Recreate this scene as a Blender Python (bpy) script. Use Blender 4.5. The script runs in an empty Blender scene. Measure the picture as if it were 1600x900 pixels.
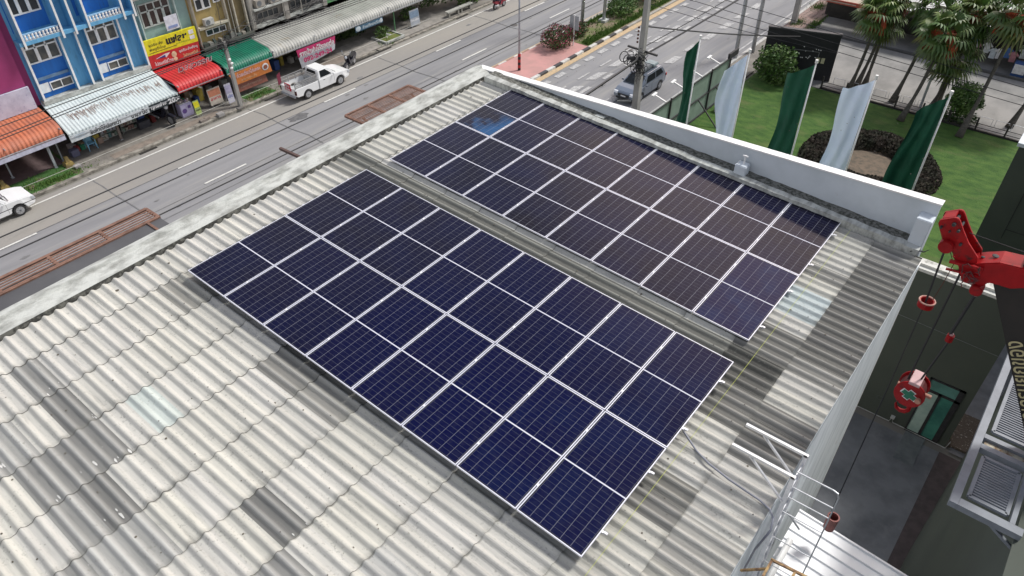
import bpy, bmesh, math, random
from mathutils import Vector, Matrix
R_ = math.radians
sc = bpy.context.scene
COL = sc.collection
# ------------------------------------------------------------------ camera
cam = bpy.data.cameras.new("camera"); camo = bpy.data.objects.new("camera", cam); COL.objects.link(camo)
CR = [Vector((.78124703, .62421356, -.00324072)), Vector((.39911772, -.5035021, -.76628368)), Vector((-.47995637, .59736343, -.64249421))]
CC = Vector((11.8269, -4.7586, 8.8394)); CF = 1152.3655
m = Matrix.Identity(4)
for i in range(3):
    m[i][0] = CR[0][i]; m[i][1] = -CR[1][i]; m[i][2] = -CR[2][i]; m[i][3] = CC[i]
camo.matrix_world = m
cam.sensor_width = 36; cam.lens = CF / 1600 * 36; cam.clip_end = 2000; cam.clip_start = .1
sc.camera = camo
# ------------------------------------------------------------------ world and sun
SUN = Vector((.29, .60, .87)).normalized()
w = bpy.data.worlds.new("World"); sc.world = w; w.use_nodes = True
nt = w.node_tree; bg = nt.nodes['Background']; bg.inputs[1].default_value = .115
sky = nt.nodes.new('ShaderNodeTexSky'); sky.sky_type = 'NISHITA'; sky.sun_disc = False
sky.sun_elevation = math.asin(SUN.z); sky.sun_rotation = math.atan2(SUN.x, SUN.y)
sky.air_density = 1.2; sky.dust_density = 2.5
tc = nt.nodes.new('ShaderNodeTexCoord')
nz = nt.nodes.new('ShaderNodeTexNoise'); nz.inputs['Scale'].default_value = 2.6; nz.inputs['Detail'].default_value = 6
mpn = nt.nodes.new('ShaderNodeMapping'); mpn.inputs['Scale'].default_value = (1, 1, 2.4); mpn.inputs['Location'].default_value = (.3, .1, .4)
nt.links.new(tc.outputs['Generated'], mpn.inputs[0]); nt.links.new(mpn.outputs[0], nz.inputs['Vector'])
rp = nt.nodes.new('ShaderNodeValToRGB'); rp.color_ramp.elements[0].position = .36; rp.color_ramp.elements[1].position = .58
nt.links.new(nz.outputs[0], rp.inputs[0])
mx = nt.nodes.new('ShaderNodeMix'); mx.data_type = 'RGBA'
sx = nt.nodes.new('ShaderNodeSeparateXYZ'); nt.links.new(tc.outputs['Generated'], sx.inputs[0])
mrz = nt.nodes.new('ShaderNodeMapRange'); mrz.inputs[1].default_value = .42; mrz.inputs[2].default_value = .72; mrz.inputs[3].default_value = 1; mrz.inputs[4].default_value = .22; nt.links.new(sx.outputs[2], mrz.inputs[0])
mu = nt.nodes.new('ShaderNodeMath'); mu.operation = 'MULTIPLY'; nt.links.new(rp.outputs[0], mu.inputs[0]); nt.links.new(mrz.outputs[0], mu.inputs[1])
nt.links.new(mu.outputs[0], mx.inputs[0]); nt.links.new(sky.outputs[0], mx.inputs[6]); mx.inputs[7].default_value = (10.5, 10.0, 9.9, 1)
# one large warm cumulus bank low in the north
dt = nt.nodes.new('ShaderNodeVectorMath'); dt.operation = 'DOT_PRODUCT'; nt.links.new(tc.outputs['Generated'], dt.inputs[0]); dt.inputs[1].default_value = Vector((-.13, .87, .475)).normalized()
mb = nt.nodes.new('ShaderNodeMapRange'); mb.interpolation_type = 'SMOOTHSTEP'; mb.inputs[1].default_value = .90; mb.inputs[2].default_value = .985; nt.links.new(dt.outputs['Value'], mb.inputs[0])
mx2 = nt.nodes.new('ShaderNodeMix'); mx2.data_type = 'RGBA'; nt.links.new(mb.outputs[0], mx2.inputs[0]); nt.links.new(mx.outputs[2], mx2.inputs[6]); mx2.inputs[7].default_value = (23, 18.5, 17, 1)
nt.links.new(mx2.outputs[2], bg.inputs[0])
sl = bpy.data.lights.new("sun", 'SUN'); sl.energy = 3.2; sl.angle = R_(9); sl.color = (1, .98, .94)
so = bpy.data.objects.new("sun", sl); COL.objects.link(so)
so.rotation_euler = (-SUN).to_track_quat('-Z', 'Y').to_euler(); so.location = (0, 20, 40)
sc.view_settings.view_transform = 'Standard'; sc.view_settings.look = 'None'; sc.view_settings.gamma = 1
sc.view_settings.exposure = 0.05

def ray(u, v): return CR[0] * ((u - 800) / CF) + CR[1] * ((v - 450) / CF) + CR[2]
def pz(u, v, z): d = ray(u, v); return CC + d * ((z - CC.z) / d.z)
def py_(u, v, y): d = ray(u, v); return CC + d * ((y - CC.y) / d.y)
def px_(u, v, x): d = ray(u, v); return CC + d * ((x - CC.x) / d.x)
# roof frame
EX = Vector((1, 0, -.0481)).normalized(); EZ = EX.cross(Vector((0, 1, .0146))).normalized(); EY = EZ.cross(EX)
RM = Matrix(((EX.x, EY.x, EZ.x), (EX.y, EY.y, EZ.y), (EX.z, EY.z, EZ.z)))
def RF(x, y, h): return EX * x + EY * y + EZ * h
G = -15.0
rnd = random.Random(7)
# ------------------------------------------------------------------ helpers
def tag(o, label=None, cat=None, group=None, kind=None):
    if label: o['label'] = label
    if cat: o['category'] = cat
    if group: o['group'] = group
    if kind: o['kind'] = kind
    return o
def thing(name, label, cat, loc=(0, 0, 0), rz=0, group=None):
    o = bpy.data.objects.new(name, None); COL.objects.link(o); o.location = loc; o.rotation_euler = (0, 0, rz)
    o.empty_display_size = .2
    return tag(o, label, cat, group)
def copy_tree(o, parent=None):
    c = o.copy(); COL.objects.link(c)
    if parent: c.parent = parent
    for ch in list(o.children):
        if not ch.get('_skip'): copy_tree(ch, c)
    return c
class MB:
    def __init__(s): s.v = []; s.f = []; s.mi = []; s.col = []; s.m = 0; s.c = None
    def face(s, pts, c=None):
        n = len(s.v); s.v += [tuple(p) for p in pts]; s.f.append(tuple(range(n, n + len(pts)))); s.mi.append(s.m); s.col.append(c if c is not None else s.c)
        return s
    def mesh(s, vs, fs, c=None):
        n = len(s.v); s.v += [tuple(p) for p in vs]
        for f in fs: s.f.append(tuple(n + i for i in f)); s.mi.append(s.m); s.col.append(c if c is not None else s.c)
        return s
    def box(s, x0, x1, y0, y1, z0, z1):
        vs = [(x, y, z) for z in (z0, z1) for y in (y0, y1) for x in (x0, x1)]
        return s.mesh(vs, [(0, 2, 3, 1), (4, 5, 7, 6), (0, 1, 5, 4), (1, 3, 7, 5), (3, 2, 6, 7), (2, 0, 4, 6)])
    def obox(s, c, ax, ay, az):  # centre and three half-axis vectors
        c, ax, ay, az = Vector(c), Vector(ax), Vector(ay), Vector(az)
        vs = [c + ax * i + ay * j + az * k for k in (-1, 1) for j in (-1, 1) for i in (-1, 1)]
        return s.mesh(vs, [(0, 2, 3, 1), (4, 5, 7, 6), (0, 1, 5, 4), (1, 3, 7, 5), (3, 2, 6, 7), (2, 0, 4, 6)])
    def bar(s, a, b, wd, hd=None, up=(0, 0, 1)):
        a, b = Vector(a), Vector(b); d = (b - a); hd = hd or wd
        up = Vector(up)
        if abs(d.normalized().dot(up)) > .98: up = Vector((1, 0, 0))
        sx = d.cross(up).normalized(); sy = sx.cross(d).normalized()
        return s.obox((a + b) / 2, sx * wd / 2, d / 2, sy * hd / 2)
    def tube(s, pts, r, n=8, caps=True):
        pts = [Vector(p) for p in pts]; k = len(pts); rr = r if isinstance(r, (list, tuple)) else [r] * k
        rings = []; prev = None
        for i, p in enumerate(pts):
            d = (pts[min(i + 1, k - 1)] - pts[max(i - 1, 0)]).normalized()
            if prev is None:
                up = Vector((0, 0, 1)) if abs(d.z) < .9 else Vector((1, 0, 0)); a = d.cross(up).normalized()
            else: a = (prev - d * prev.dot(d)).normalized()
            prev = a; b = d.cross(a)
            rings.append([p + (a * math.cos(2 * math.pi * j / n) + b * math.sin(2 * math.pi * j / n)) * rr[i] for j in range(n)])
        vs = [q for g in rings for q in g]; fs = []
        for i in range(k - 1):
            for j in range(n): fs.append((i * n + j, i * n + (j + 1) % n, (i + 1) * n + (j + 1) % n, (i + 1) * n + j))
        if caps: fs += [tuple(reversed(range(n))), tuple(range((k - 1) * n, k * n))]
        return s.mesh(vs, fs)
    def prism(s, poly, fn, t0, t1):  # poly of (a,b); fn(a,b,t) -> point
        n = len(poly); vs = [fn(a, b, t0) for a, b in poly] + [fn(a, b, t1) for a, b in poly]
        fs = [tuple(range(n)), tuple(reversed(range(n, 2 * n)))] + [(i, n + i, n + (i + 1) % n, (i + 1) % n) for i in range(n)]
        return s.mesh(vs, fs)
    def ball(s, c, r, nu=10, nv=6):
        c = Vector(c); r = r if isinstance(r, (list, tuple)) else (r, r, r)
        vs = []; fs = []
        for i in range(nv + 1):
            t = math.pi * i / nv
            for j in range(nu):
                p = 2 * math.pi * j / nu; vs.append(c + Vector((r[0] * math.sin(t) * math.cos(p), r[1] * math.sin(t) * math.sin(p), r[2] * math.cos(t))))
        for i in range(nv):
            for j in range(nu): fs.append((i * nu + j, (i + 1) * nu + j, (i + 1) * nu + (j + 1) % nu, i * nu + (j + 1) % nu))
        return s.mesh(vs, fs)
    def build(s, name, mats, parent=None, world=True, smooth=False, bevel=0):
        me = bpy.data.meshes.new(name); off = Vector((0, 0, 0))
        if parent is not None and world:
            q = parent
            while q is not None: off += q.location; q = q.parent
        me.from_pydata([tuple(Vector(p) - off) for p in s.v], [], s.f)
        for mt in (mats if isinstance(mats, (list, tuple)) else [mats]): me.materials.append(mt)
        me.polygons.foreach_set('material_index', s.mi)
        if any(c is not None for c in s.col):
            at = me.color_attributes.new('tone', 'FLOAT_COLOR', 'CORNER'); k = 0
            dat = []
            for p, c in zip(me.polygons, s.col):
                c = c or (1, 1, 1)
                dat += [c[0], c[1], c[2], 1] * p.loop_total
            at.data.foreach_set('color', dat)
        if smooth: me.polygons.foreach_set('use_smooth', [True] * len(me.polygons))
        me.update()
        o = bpy.data.objects.new(name, me); COL.objects.link(o)
        if parent is not None: o.parent = parent
        if bevel:
            bm = bmesh.new(); bm.from_mesh(me); bmesh.ops.remove_doubles(bm, verts=bm.verts, dist=1e-4)
            bmesh.ops.recalc_face_normals(bm, faces=bm.faces)
            ed = [e for e in bm.edges if len(e.link_faces) == 2 and e.calc_face_angle(0) > .5]
            bmesh.ops.bevel(bm, geom=ed, offset=bevel, segments=2, affect='EDGES', clamp_overlap=True)
            bm.to_mesh(me); bm.free()
        return o
# ------------------------------------------------------------------ materials
_M = {}
def mat(name, col, rough=.7, col2=None, ns=2.0, detail=5, lo=.4, hi=.65, metal=0, bump=0, bs=30, coat=0, tone=False, col3=None, ns3=.3, lo3=.45, hi3=.7, scale=(1, 1, 1), spec=.5, emit=0, rand=0, alpha=1, trans=0, coord='Object'):
    if name in _M: return _M[name]
    m = bpy.data.materials.new(name); m.use_nodes = True; t = m.node_tree; b = t.nodes['Principled BSDF']
    b.inputs['Roughness'].default_value = rough; b.inputs['Metallic'].default_value = metal
    b.inputs['Coat Weight'].default_value = coat; b.inputs['Specular IOR Level'].default_value = spec
    if trans: b.inputs['Transmission Weight'].default_value = trans
    c = None
    tcn = t.nodes.new('ShaderNodeTexCoord'); mp = t.nodes.new('ShaderNodeMapping'); mp.inputs['Scale'].default_value = scale
    t.links.new(tcn.outputs[coord], mp.inputs[0])
    def mix(fac, a, bb, mode='MIX'):
        n = t.nodes.new('ShaderNodeMix'); n.data_type = 'RGBA'; n.blend_type = mode
        for sock, val in ((n.inputs[0], fac), (n.inputs[6], a), (n.inputs[7], bb)):
            if isinstance(val, (int, float)): sock.default_value = val
            elif isinstance(val, tuple): sock.default_value = (*val[:3], 1)
            else: t.links.new(val, sock)
        return n.outputs[2]
    def noise(s, lo, hi, d=detail):
        n = t.nodes.new('ShaderNodeTexNoise'); n.inputs['Scale'].default_value = s; n.inputs['Detail'].default_value = d; n.inputs['Roughness'].default_value = .6
        t.links.new(mp.outputs[0], n.inputs['Vector'])
        r = t.nodes.new('ShaderNodeMapRange'); r.inputs[1].default_value = lo; r.inputs[2].default_value = hi
        t.links.new(n.outputs[0], r.inputs[0]); return r.outputs[0]
    c = col
    if col2: c = mix(noise(ns, lo, hi), c, col2)
    if col3: c = mix(noise(ns3, lo3, hi3), c, col3)
    if tone:
        at = t.nodes.new('ShaderNodeAttribute'); at.attribute_name = 'tone'; c = mix(1.0, c, at.outputs['Color'], 'MULTIPLY')
    if rand:
        oi = t.nodes.new('ShaderNodeObjectInfo'); r = t.nodes.new('ShaderNodeMapRange'); r.inputs[3].default_value = 1 - rand; r.inputs[4].default_value = 1 + rand
        t.links.new(oi.outputs['Random'], r.inputs[0])
        cc = t.nodes.new('ShaderNodeCombineColor')
        for i in range(3): t.links.new(r.outputs[0], cc.inputs[i])
        c = mix(1.0, c, cc.outputs[0], 'MULTIPLY')
    if isinstance(c, tuple): b.inputs['Base Color'].default_value = (*c[:3], 1)
    else: t.links.new(c, b.inputs['Base Color'])
    if bump:
        n = t.nodes.new('ShaderNodeTexNoise'); n.inputs['Scale'].default_value = bs; n.inputs['Detail'].default_value = 4
        t.links.new(mp.outputs[0], n.inputs['Vector'])
        bp = t.nodes.new('ShaderNodeBump'); bp.inputs['Strength'].default_value = bump; bp.inputs['Distance'].default_value = .02
        t.links.new(n.outputs[0], bp.inputs['Height']); t.links.new(bp.outputs[0], b.inputs['Normal'])
    if emit:
        b.inputs['Emission Color'].default_value = (*col, 1); b.inputs['Emission Strength'].default_value = emit
    _M[name] = m; return m

ROOF = mat('asbestos_cement', (.515, .505, .462), .85, (.405, .40, .368), 4.5, 9, .40, .66, tone=True, bump=.35, bs=60, col3=(.22, .22, .205), ns3=9, lo3=.62, hi3=.80, scale=(.16, 1, 1))
def roof_lap_dirt():
    t = ROOF.node_tree; b = t.nodes['Principled BSDF']; L = t.links.new; src = b.inputs['Base Color'].links[0].from_socket
    tcn = t.nodes.new('ShaderNodeTexCoord'); sp = t.nodes.new('ShaderNodeSeparateXYZ'); L(tcn.outputs['Object'], sp.inputs[0])
    def N(op, a, c):
        n = t.nodes.new('ShaderNodeMath'); n.operation = op
        for i, v in enumerate((a, c)):
            if isinstance(v, (int, float)): n.inputs[i].default_value = v
            elif v is not None: L(v, n.inputs[i])
        return n.outputs[0]
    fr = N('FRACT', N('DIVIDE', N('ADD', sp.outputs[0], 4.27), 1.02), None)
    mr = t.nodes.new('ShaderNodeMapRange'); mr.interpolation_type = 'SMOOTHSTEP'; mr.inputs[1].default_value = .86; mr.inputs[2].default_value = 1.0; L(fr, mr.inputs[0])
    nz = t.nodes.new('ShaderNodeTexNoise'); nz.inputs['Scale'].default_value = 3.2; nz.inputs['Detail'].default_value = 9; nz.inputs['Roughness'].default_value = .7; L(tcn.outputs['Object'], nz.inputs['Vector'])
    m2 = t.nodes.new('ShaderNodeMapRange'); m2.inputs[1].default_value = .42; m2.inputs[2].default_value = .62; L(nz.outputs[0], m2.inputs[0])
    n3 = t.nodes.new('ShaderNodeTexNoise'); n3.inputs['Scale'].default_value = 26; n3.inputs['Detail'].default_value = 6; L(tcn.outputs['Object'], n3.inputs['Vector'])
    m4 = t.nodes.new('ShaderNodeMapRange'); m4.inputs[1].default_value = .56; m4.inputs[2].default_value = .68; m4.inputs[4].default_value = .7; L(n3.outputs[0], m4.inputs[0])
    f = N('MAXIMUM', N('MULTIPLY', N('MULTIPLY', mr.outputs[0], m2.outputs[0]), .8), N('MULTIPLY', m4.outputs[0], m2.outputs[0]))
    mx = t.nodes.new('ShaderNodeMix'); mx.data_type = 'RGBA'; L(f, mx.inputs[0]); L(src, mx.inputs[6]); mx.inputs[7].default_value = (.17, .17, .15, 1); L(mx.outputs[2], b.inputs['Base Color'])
roof_lap_dirt()
ROOFLIP = mat('sheet_edge_shade', (.12, .118, .11), .95, (.06, .058, .052), 5)  # lap lips coloured dark to stand in for crevice shadow
CONC = mat('weathered_concrete', (.48, .495, .465), .9, (.25, .255, .235), 4.0, 10, .42, .64, bump=.5, bs=40, col3=(.20, .205, .18), ns3=1.6, lo3=.60, hi3=.8, scale=(1.6, .5, 1))
CONCD = mat('mossy_concrete', (.20, .20, .18), .95, (.06, .062, .05), 14, 8, .42, .58, bump=1.0, bs=60)
WHITEW = mat('white_painted_wall', (.60, .65, .69), .75, (.50, .55, .58), .8, 6, .45, .7, col3=(.42, .42, .39), ns3=3.0, lo3=.68, hi3=.85, bump=.1)
WHITE = mat('white_paint', (.8, .8, .79), .5, (.68, .68, .66), 3)
PEEL = mat('peeling_wall', (.78, .84, .88), .8, (.64, .70, .74), 1.2, 7, .45, .6, col3=(.30, .25, .19), ns3=1.6, lo3=.66, hi3=.69, scale=(1, 2.2, .6))
ALU = mat('aluminium', (.72, .73, .76), .38, (.62, .63, .66), 8, metal=.55)
STEEL = mat('galvanised_steel', (.55, .57, .6), .45, (.40, .42, .44), 6, metal=.6)
RUST = mat('rusty_steel', (.22, .12, .085), .85, (.13, .07, .05), 6, bump=.3)
RUST2 = mat('rusty_yellow_steel', (.42, .28, .12), .8, (.15, .08, .05), 9)
BLACK = mat('black_rubber', (.02, .02, .022), .7, (.035, .035, .035), 6)
DARK = mat('dark_interior', (.035, .033, .03), .9, (.06, .055, .05), 1.5)
GLASS = mat('dark_glass', (.03, .035, .04), .08, spec=.6)
WOODP = mat('pole_concrete', (.33, .32, .30), .9, (.24, .235, .22), 4, scale=(1, 1, .3))
CABLE = mat('black_cable', (.02, .02, .022), .6)
ROAD = mat('road_asphalt', (.245, .245, .25), .92, (.185, .187, .195), .7, 9, .38, .62, bump=.2, bs=20, col3=(.28, .275, .26), ns3=2.3, lo3=.5, hi3=.75, scale=(1, .07, 1))
ROADC = mat('road_concrete', (.29, .275, .245), .92, (.25, .24, .225), .35, 8, .35, .65, bump=.2, bs=20, scale=(1, .22, 1), col3=(.20, .19, .17), ns3=.9, lo3=.6, hi3=.8)
LINE = mat('road_paint', (.62, .62, .58), .8, (.40, .40, .38), 5, 8, .5, .7)
LINEW = mat('worn_road_paint', (.46, .46, .45), .85, (.27, .27, .27), 6, 8, .42, .62)
YEL = mat('orange_road_paint', (.52, .38, .22), .85, (.38, .30, .20), 4, 8)
SIDEW = mat('pavement_slabs', (.22, .205, .18), .95, (.15, .14, .125), 1.1, 8, .4, .62, bump=.4, bs=12, col3=(.10, .095, .085), ns3=3, lo3=.62, hi3=.8)
PAVER = mat('red_pavers', (.30, .21, .18), .95, (.22, .17, .15), 2.2, 8, bump=.3, bs=14)
PINK = mat('pink_concrete', (.50, .26, .24), .9, (.42, .235, .215), .9, 8, .4, .62, col3=(.33, .22, .2), ns3=2.5, lo3=.58, hi3=.8)
LOT = mat('lot_concrete', (.27, .262, .248), .92, (.19, .187, .178), .6, 9, .38, .62, bump=.2, bs=8, col3=(.13, .12, .11), ns3=.8, lo3=.64, hi3=.85, scale=(1, .6, 1))
YARD = mat('yard_concrete', (.20, .21, .22), .9, (.13, .138, .148), .7, 9, .4, .62, col3=(.24, .245, .25), ns3=1.5, lo3=.56, hi3=.8, bump=.2)
SOIL = mat('soil', (.16, .12, .085), .95, (.09, .075, .055), 3, 8, bump=.8, bs=10)
LAWN = mat('lawn', (.028, .080, .008), .95, (.062, .128, .018), 1.6, 10, .38, .64, bump=1.0, bs=25, col3=(.11, .125, .04), ns3=.6, lo3=.54, hi3=.80, scale=(.7, 1.3, 1))
SCRUB = mat('median_ground', (.19, .15, .10), .95, (.11, .14, .04), .8, 9, .42, .58, bump=.8, bs=16)
GRASS = mat('grass_blades', (.075, .155, .022), .9, (.10, .17, .032), .6, 4, rand=.1)
LEAF = mat('leaf', (.055, .12, .022), .55, (.10, .17, .035), 1.3, 3, .45, .6, tone=True)
LEAFD = mat('leaf_dark', (.03, .07, .015), .6, (.06, .10, .02), 1.3, 3, tone=True)
BLOOM = mat('magenta_flowers', (.26, .02, .06), .6, (.14, .012, .03), 4, tone=True)
BARK = mat('palm_bark', (.105, .095, .08), .95, (.06, .055, .047), 5, bump=.6, bs=14, scale=(1, 1, 3))
PALM = mat('palm_leaf', (.055, .115, .022), .5, (.11, .15, .035), .8, 3, .45, .6, tone=True)
FRUIT = mat('palm_fruit', (.42, .075, .025), .8, (.16, .035, .015), 3)
RED = mat('crane_red', (.31, .003, .006), .5, (.21, .002, .004), 3.5, 6, spec=.25, col3=(.07, .012, .012), ns3=9, lo3=.57, hi3=.70)
BOOM = mat('crane_black', (.009, .008, .007), .6, (.018, .014, .012), 2.5, 7, col3=(.09, .03, .02), ns3=5, lo3=.70, hi3=.8)
OLIVE = mat('dark_green_wall', (.072, .086, .068), .75, (.060, .072, .058), .4, 6)
def plain(name, c, rough=.6, v=.75, ns=4, **k): return mat(name, c, rough, tuple(x * v for x in c), ns, **k)
BLUEL = mat('light_blue_paint', (.14, .40, .64), .7, (.11, .32, .52), 1.2, col3=(.10, .20, .28), ns3=2.5, lo3=.58, hi3=.8, scale=(1, 2, .35))
BLUED = mat('deep_blue_paint', (.012, .15, .52), .65, (.012, .12, .42), 1.2, col3=(.03, .08, .2), ns3=2.5, lo3=.6, hi3=.8, scale=(1, 2, .35))
MAGEN = plain('magenta_paint', (.30, .035, .14), .7, .85, .8)
TEAL = plain('teal_paint', (.30, .44, .42), .8, .8, 1)
OCHRE = mat('ochre_paint', (.40, .30, .12), .85, (.28, .21, .09), 1.2, col3=(.10, .09, .07), ns3=3, lo3=.55, hi3=.75, scale=(1, 1, .5))
GREYW = mat('stained_grey_wall', (.33, .31, .28), .9, (.19, .18, .165), 1.3, 8, .4, .62, col3=(.10, .095, .085), ns3=4, lo3=.6, hi3=.8, scale=(1, 1, .5))
GREENP = plain('green_paint', (.12, .36, .14), .7, .8)
BEIGE = plain('beige_wall', (.42, .40, .35), .8, .8)
# ================================================================== GROUND
def sheet(name, poly, z, m, kind='structure', label=None, cat=None):
    b = MB(); b.face([(x, y, z) for x, y in poly]); o = b.build(name, m); tag(o, label, cat, None, kind); return o
sheet('ground', [(-400, -300), (400, -300), (400, 500), (-400, 500)], G - .03, mat('far_ground', (.22, .21, .19), .95, (.15, .15, .12), .05))
sheet('road', [(-33.0, -60), (-9.75, -60), (-9.75, 260), (-33.0, 260)], G - .008, ROAD)
sheet('road_shoulder_lane', [(-33.0, -60), (-29.65, -60), (-29.65, 260), (-33.0, 260)], G, ROADC)
def seams():
    b = MB(); rr = random.Random(3)
    for y in [9.5, 21.3, 33.2, 45, 57, -2]:
        x = -33.0
        pts = [(-33 + i * 1.6, y + rr.uniform(-.12, .12)) for i in range(6)]
        for (x0, y0), (x1, y1) in zip(pts, pts[1:]): b.bar((x0, y0, G + .012), (x1, y1, G + .012), .07, .004)
    for x in (-25.2, -29.65, -26.3): b.box(x - .02, x + .02, -10, 120, G + .010, G + .014)
    b.build('road_seams', mat('tar', (.14, .14, .14), .8, (.19, .19, .19), 3), smooth=False)['kind'] = 'structure'
    b = MB(); c = pz(467, 183, G); n = 14
    b.face([(c.x + (.75 + .25 * math.sin(k * 2.3)) * math.cos(k * 2 * math.pi / n) * .55, c.y + (.8 + .3 * math.sin(k * 3.1)) * math.sin(k * 2 * math.pi / n), G + .010) for k in range(n)])
    b.build('road_patch', mat('tar_patch', (.10, .10, .105), .85, (.14, .14, .14), 3))['kind'] = 'structure'
seams()
def stains():
    r8 = random.Random(31); b = MB()
    for i in range(46):
        x = r8.choice([-31, -28.9, -27.6, -26, -24.8, -18, -15.5, -14.6, -12.5, -11.6]) + r8.uniform(-.5, .5); y = r8.uniform(-2, 75); s = r8.uniform(.05, .28); n = 11
        b.face([(x + s * .6 * math.cos(k * 6.283 / n) * r8.uniform(.6, 1.2), y + s * math.sin(k * 6.283 / n) * r8.uniform(.8, 1.5), G + .009) for k in range(n)])
    b.build('oil_stains', mat('oil_stain', (.15, .15, .15), .8, (.20, .20, .20), 5))['kind'] = 'structure'
    b = MB()
    for x, y in ((-25.3, 29.5), (-28.2, 45.5), (-17.4, 47)): b.face([(x + .32 * math.cos(k * .3927), y + .32 * math.sin(k * .3927), G + .011) for k in range(16)])
    b.build('manhole_covers', plain('iron_cover', (.09, .085, .08)))['kind'] = 'structure'
stains()
def markings():
    b = MB(); z = G + .022
    def q(x0, x1, y0, y1, sh=0): b.face([(x0, y0, z), (x1, y0 + sh, z), (x1, y1 + sh, z), (x0, y1, z)])
    q(-32.56, -32.42, -40, 130)
    for k in range(-4, 12):
        y = 1.75 + 11.75 * k
        q(-29.62, -29.48, y, y + 3); q(-26.78, -26.64, y, y + 3)
    b.build('lane_markings', LINE)['kind'] = 'structure'
    b = MB()
    for k in range(-10, 40):
        y = 40.98 + 1.965 * k; q(-19.15, -18.72, y, y + 1.1)
    for k in range(-8, 30):
        y = 43.1 + 3.1 * k; q(-16.95, -16.35, y, y + 1.7, .5); q(-16.1, -15.8, y + 1.0, y + 2.3)
        q(-13.85, -13.25, y + .2, y + 1.9, .35); q(-17.5, -17.35, y - .3, y + 1.3)
    q(-10.35, -10.2, -40, 130); q(-15.0, -14.85, 20, 38)
    b.build('worn_lane_blocks', LINEW)['kind'] = 'structure'
    b = MB(); q(-24.05, -23.8, 20, 130); q(-19.95, -19.45, 20, 130)
    b.build('orange_edge_lines', YEL)['kind'] = 'structure'
markings()
# median
def median():
    b = MB(); b.box(-23.62, -20.2, 33, 45.3, G - .02, G + .13); b.build('median_nose_paving', PINK)['kind'] = 'structure'
    b = MB(); b.box(-23.45, -20.2, 45.3, 140, G - .02, G + .15); b.build('median_planting_ground', SCRUB)['kind'] = 'structure'
    KB = plain('kerb_black', (.05, .05, .055)); KW = plain('kerb_white', (.6, .6, .57)); KG = plain('kerb_grey', (.34, .33, .30)); KR = plain('kerb_brown', (.33, .2, .15))
    b = MB(); k = 0; y = 32.5
    while y < 50.5:
        b.m = k % 2; b.box(-20.2, -19.92, y, y + .96, G - .02, G + .175); y += .975; k += 1
    b.m = 2; b.box(-20.2, -19.95, y, 140, G - .02, G + .15)
    y = 33; k = 0
    while y < 46:
        b.m = 1 if k % 2 else 3; b.box(-23.78, -23.62, y, y + .96, G - .02, G + .15); y += .975; k += 1
    b.m = 2; b.box(-23.78, -23.45, y, 140, G - .02, G + .15)
    b.build('kerb', [KB, KW, KG, KR])['kind'] = 'structure'
median()
# pavement of the shops (left)
def pavement_left():
    KG = mat('old_kerb', (.30, .28, .24), .95, (.14, .13, .11), 2.5, 8, .42, .6, bump=.5)
    b = MB()
    b.box(-33.55, -33.25, -30, 33.9, G - .02, G + .15)
    b.box(-33.55, -33.25, 34.2, 120, G - .02, G + .06)
    b.build('pavement_kerb', KG)['kind'] = 'structure'
    b = MB(); b.box(-45, -33.55, -30, 120, G - .02, G + .12); b.build('pavement', SIDEW)['kind'] = 'structure'
    b = MB()
    for (y0, y1, m_, x0, x1) in [(11.6, 19.5, 1, -34.3, -33.65), (26, 31.5, 1, -35, -33.8), (31.5, 35.2, 0, -36.2, -33.6), (37, 43, 0, -36.2, -33.6)]:
        b.m = m_; b.box(x0, x1, y0, y1, G + .1, G + .128)
    b.build('pavement_repairs', [mat('patch_concrete', (.30, .28, .25), .95, (.2, .19, .17), 2), mat('brown_pavers', (.24, .20, .165), .95, (.17, .145, .12), 2.2, 8, bump=.4, bs=14)])['kind'] = 'structure'
    b = MB(); b.box(-38, -33.6, 2, 9.6, G + .1, G + .126); b.box(-34.9, -33.6, 21.9, 24.2, G + .1, G + .126)
    b.build('verge', mat('verge_grass', (.05, .13, .03), .95, (.15, .12, .08), 1.4, 8, .5, .62, bump=.8))['kind'] = 'structure'
    b = MB(); b.box(-40, -35.6, 0, 9.4, G + .1, G + .132); b.build('tiled_forecourt', plain('brown_tiles', (.14, .10, .10)))['kind'] = 'structure'
    b = MB()   # black gutter openings under the kerb
    for y0, y1 in [(13.0, 14.2), (22.8, 24.4), (31.2, 35.4), (43.5, 45)]: b.box(-33.25, -33.05, y0, y1, G - .01, G + .012)
    b.build('gutter_dirt', plain('gutter_black', (.03, .028, .024)))['kind'] = 'structure'
pavement_left()
# near pavement and plot of the building
b = MB(); b.box(-9.75, -9.5, -30, 130, G - .02, G + .15); b.build('near_kerb', plain('near_kerb_paint', (.42, .42, .40)))['kind'] = 'structure'
b = MB(); b.box(-9.5, -7.55, -30, 58, G - .02, G + .12); b.build('near_pavement', SIDEW)['kind'] = 'structure'
def pavers():
    b = MB()
    for i in range(60):
        for j in range(5): b.box(-9.5 + j * .4, -9.5 + j * .4 + .37, 58 + i * .4, 58 + i * .4 + .38, G - .02, G + .125)
    b.build('red_block_paving', PAVER)['kind'] = 'structure'
pavers()
sheet('plot_concrete', [(-7.55, -30), (60, -30), (60, 20), (-7.55, 20)], G + .004, YARD)
sheet('lawn', [(-7.35, 14), (6.4, 14), (6.4, 20.95), (30, 20.95), (30, 49.6), (-7.35, 49.3)], G + .03, LAWN)
sheet('parking_lot', [(-7.55, 49.5), (60, 49.5), (60, 140), (-7.55, 140)], G + .012, LOT)
sheet('alley', [(13.9, 20.2), (17.5, 20.2), (17.5, 60), (13.9, 60)], G + .05, mat('alley_concrete', (.20, .205, .21), .9, (.13, .135, .14), 1.2, 8, bump=.3))
b = MB()
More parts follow.
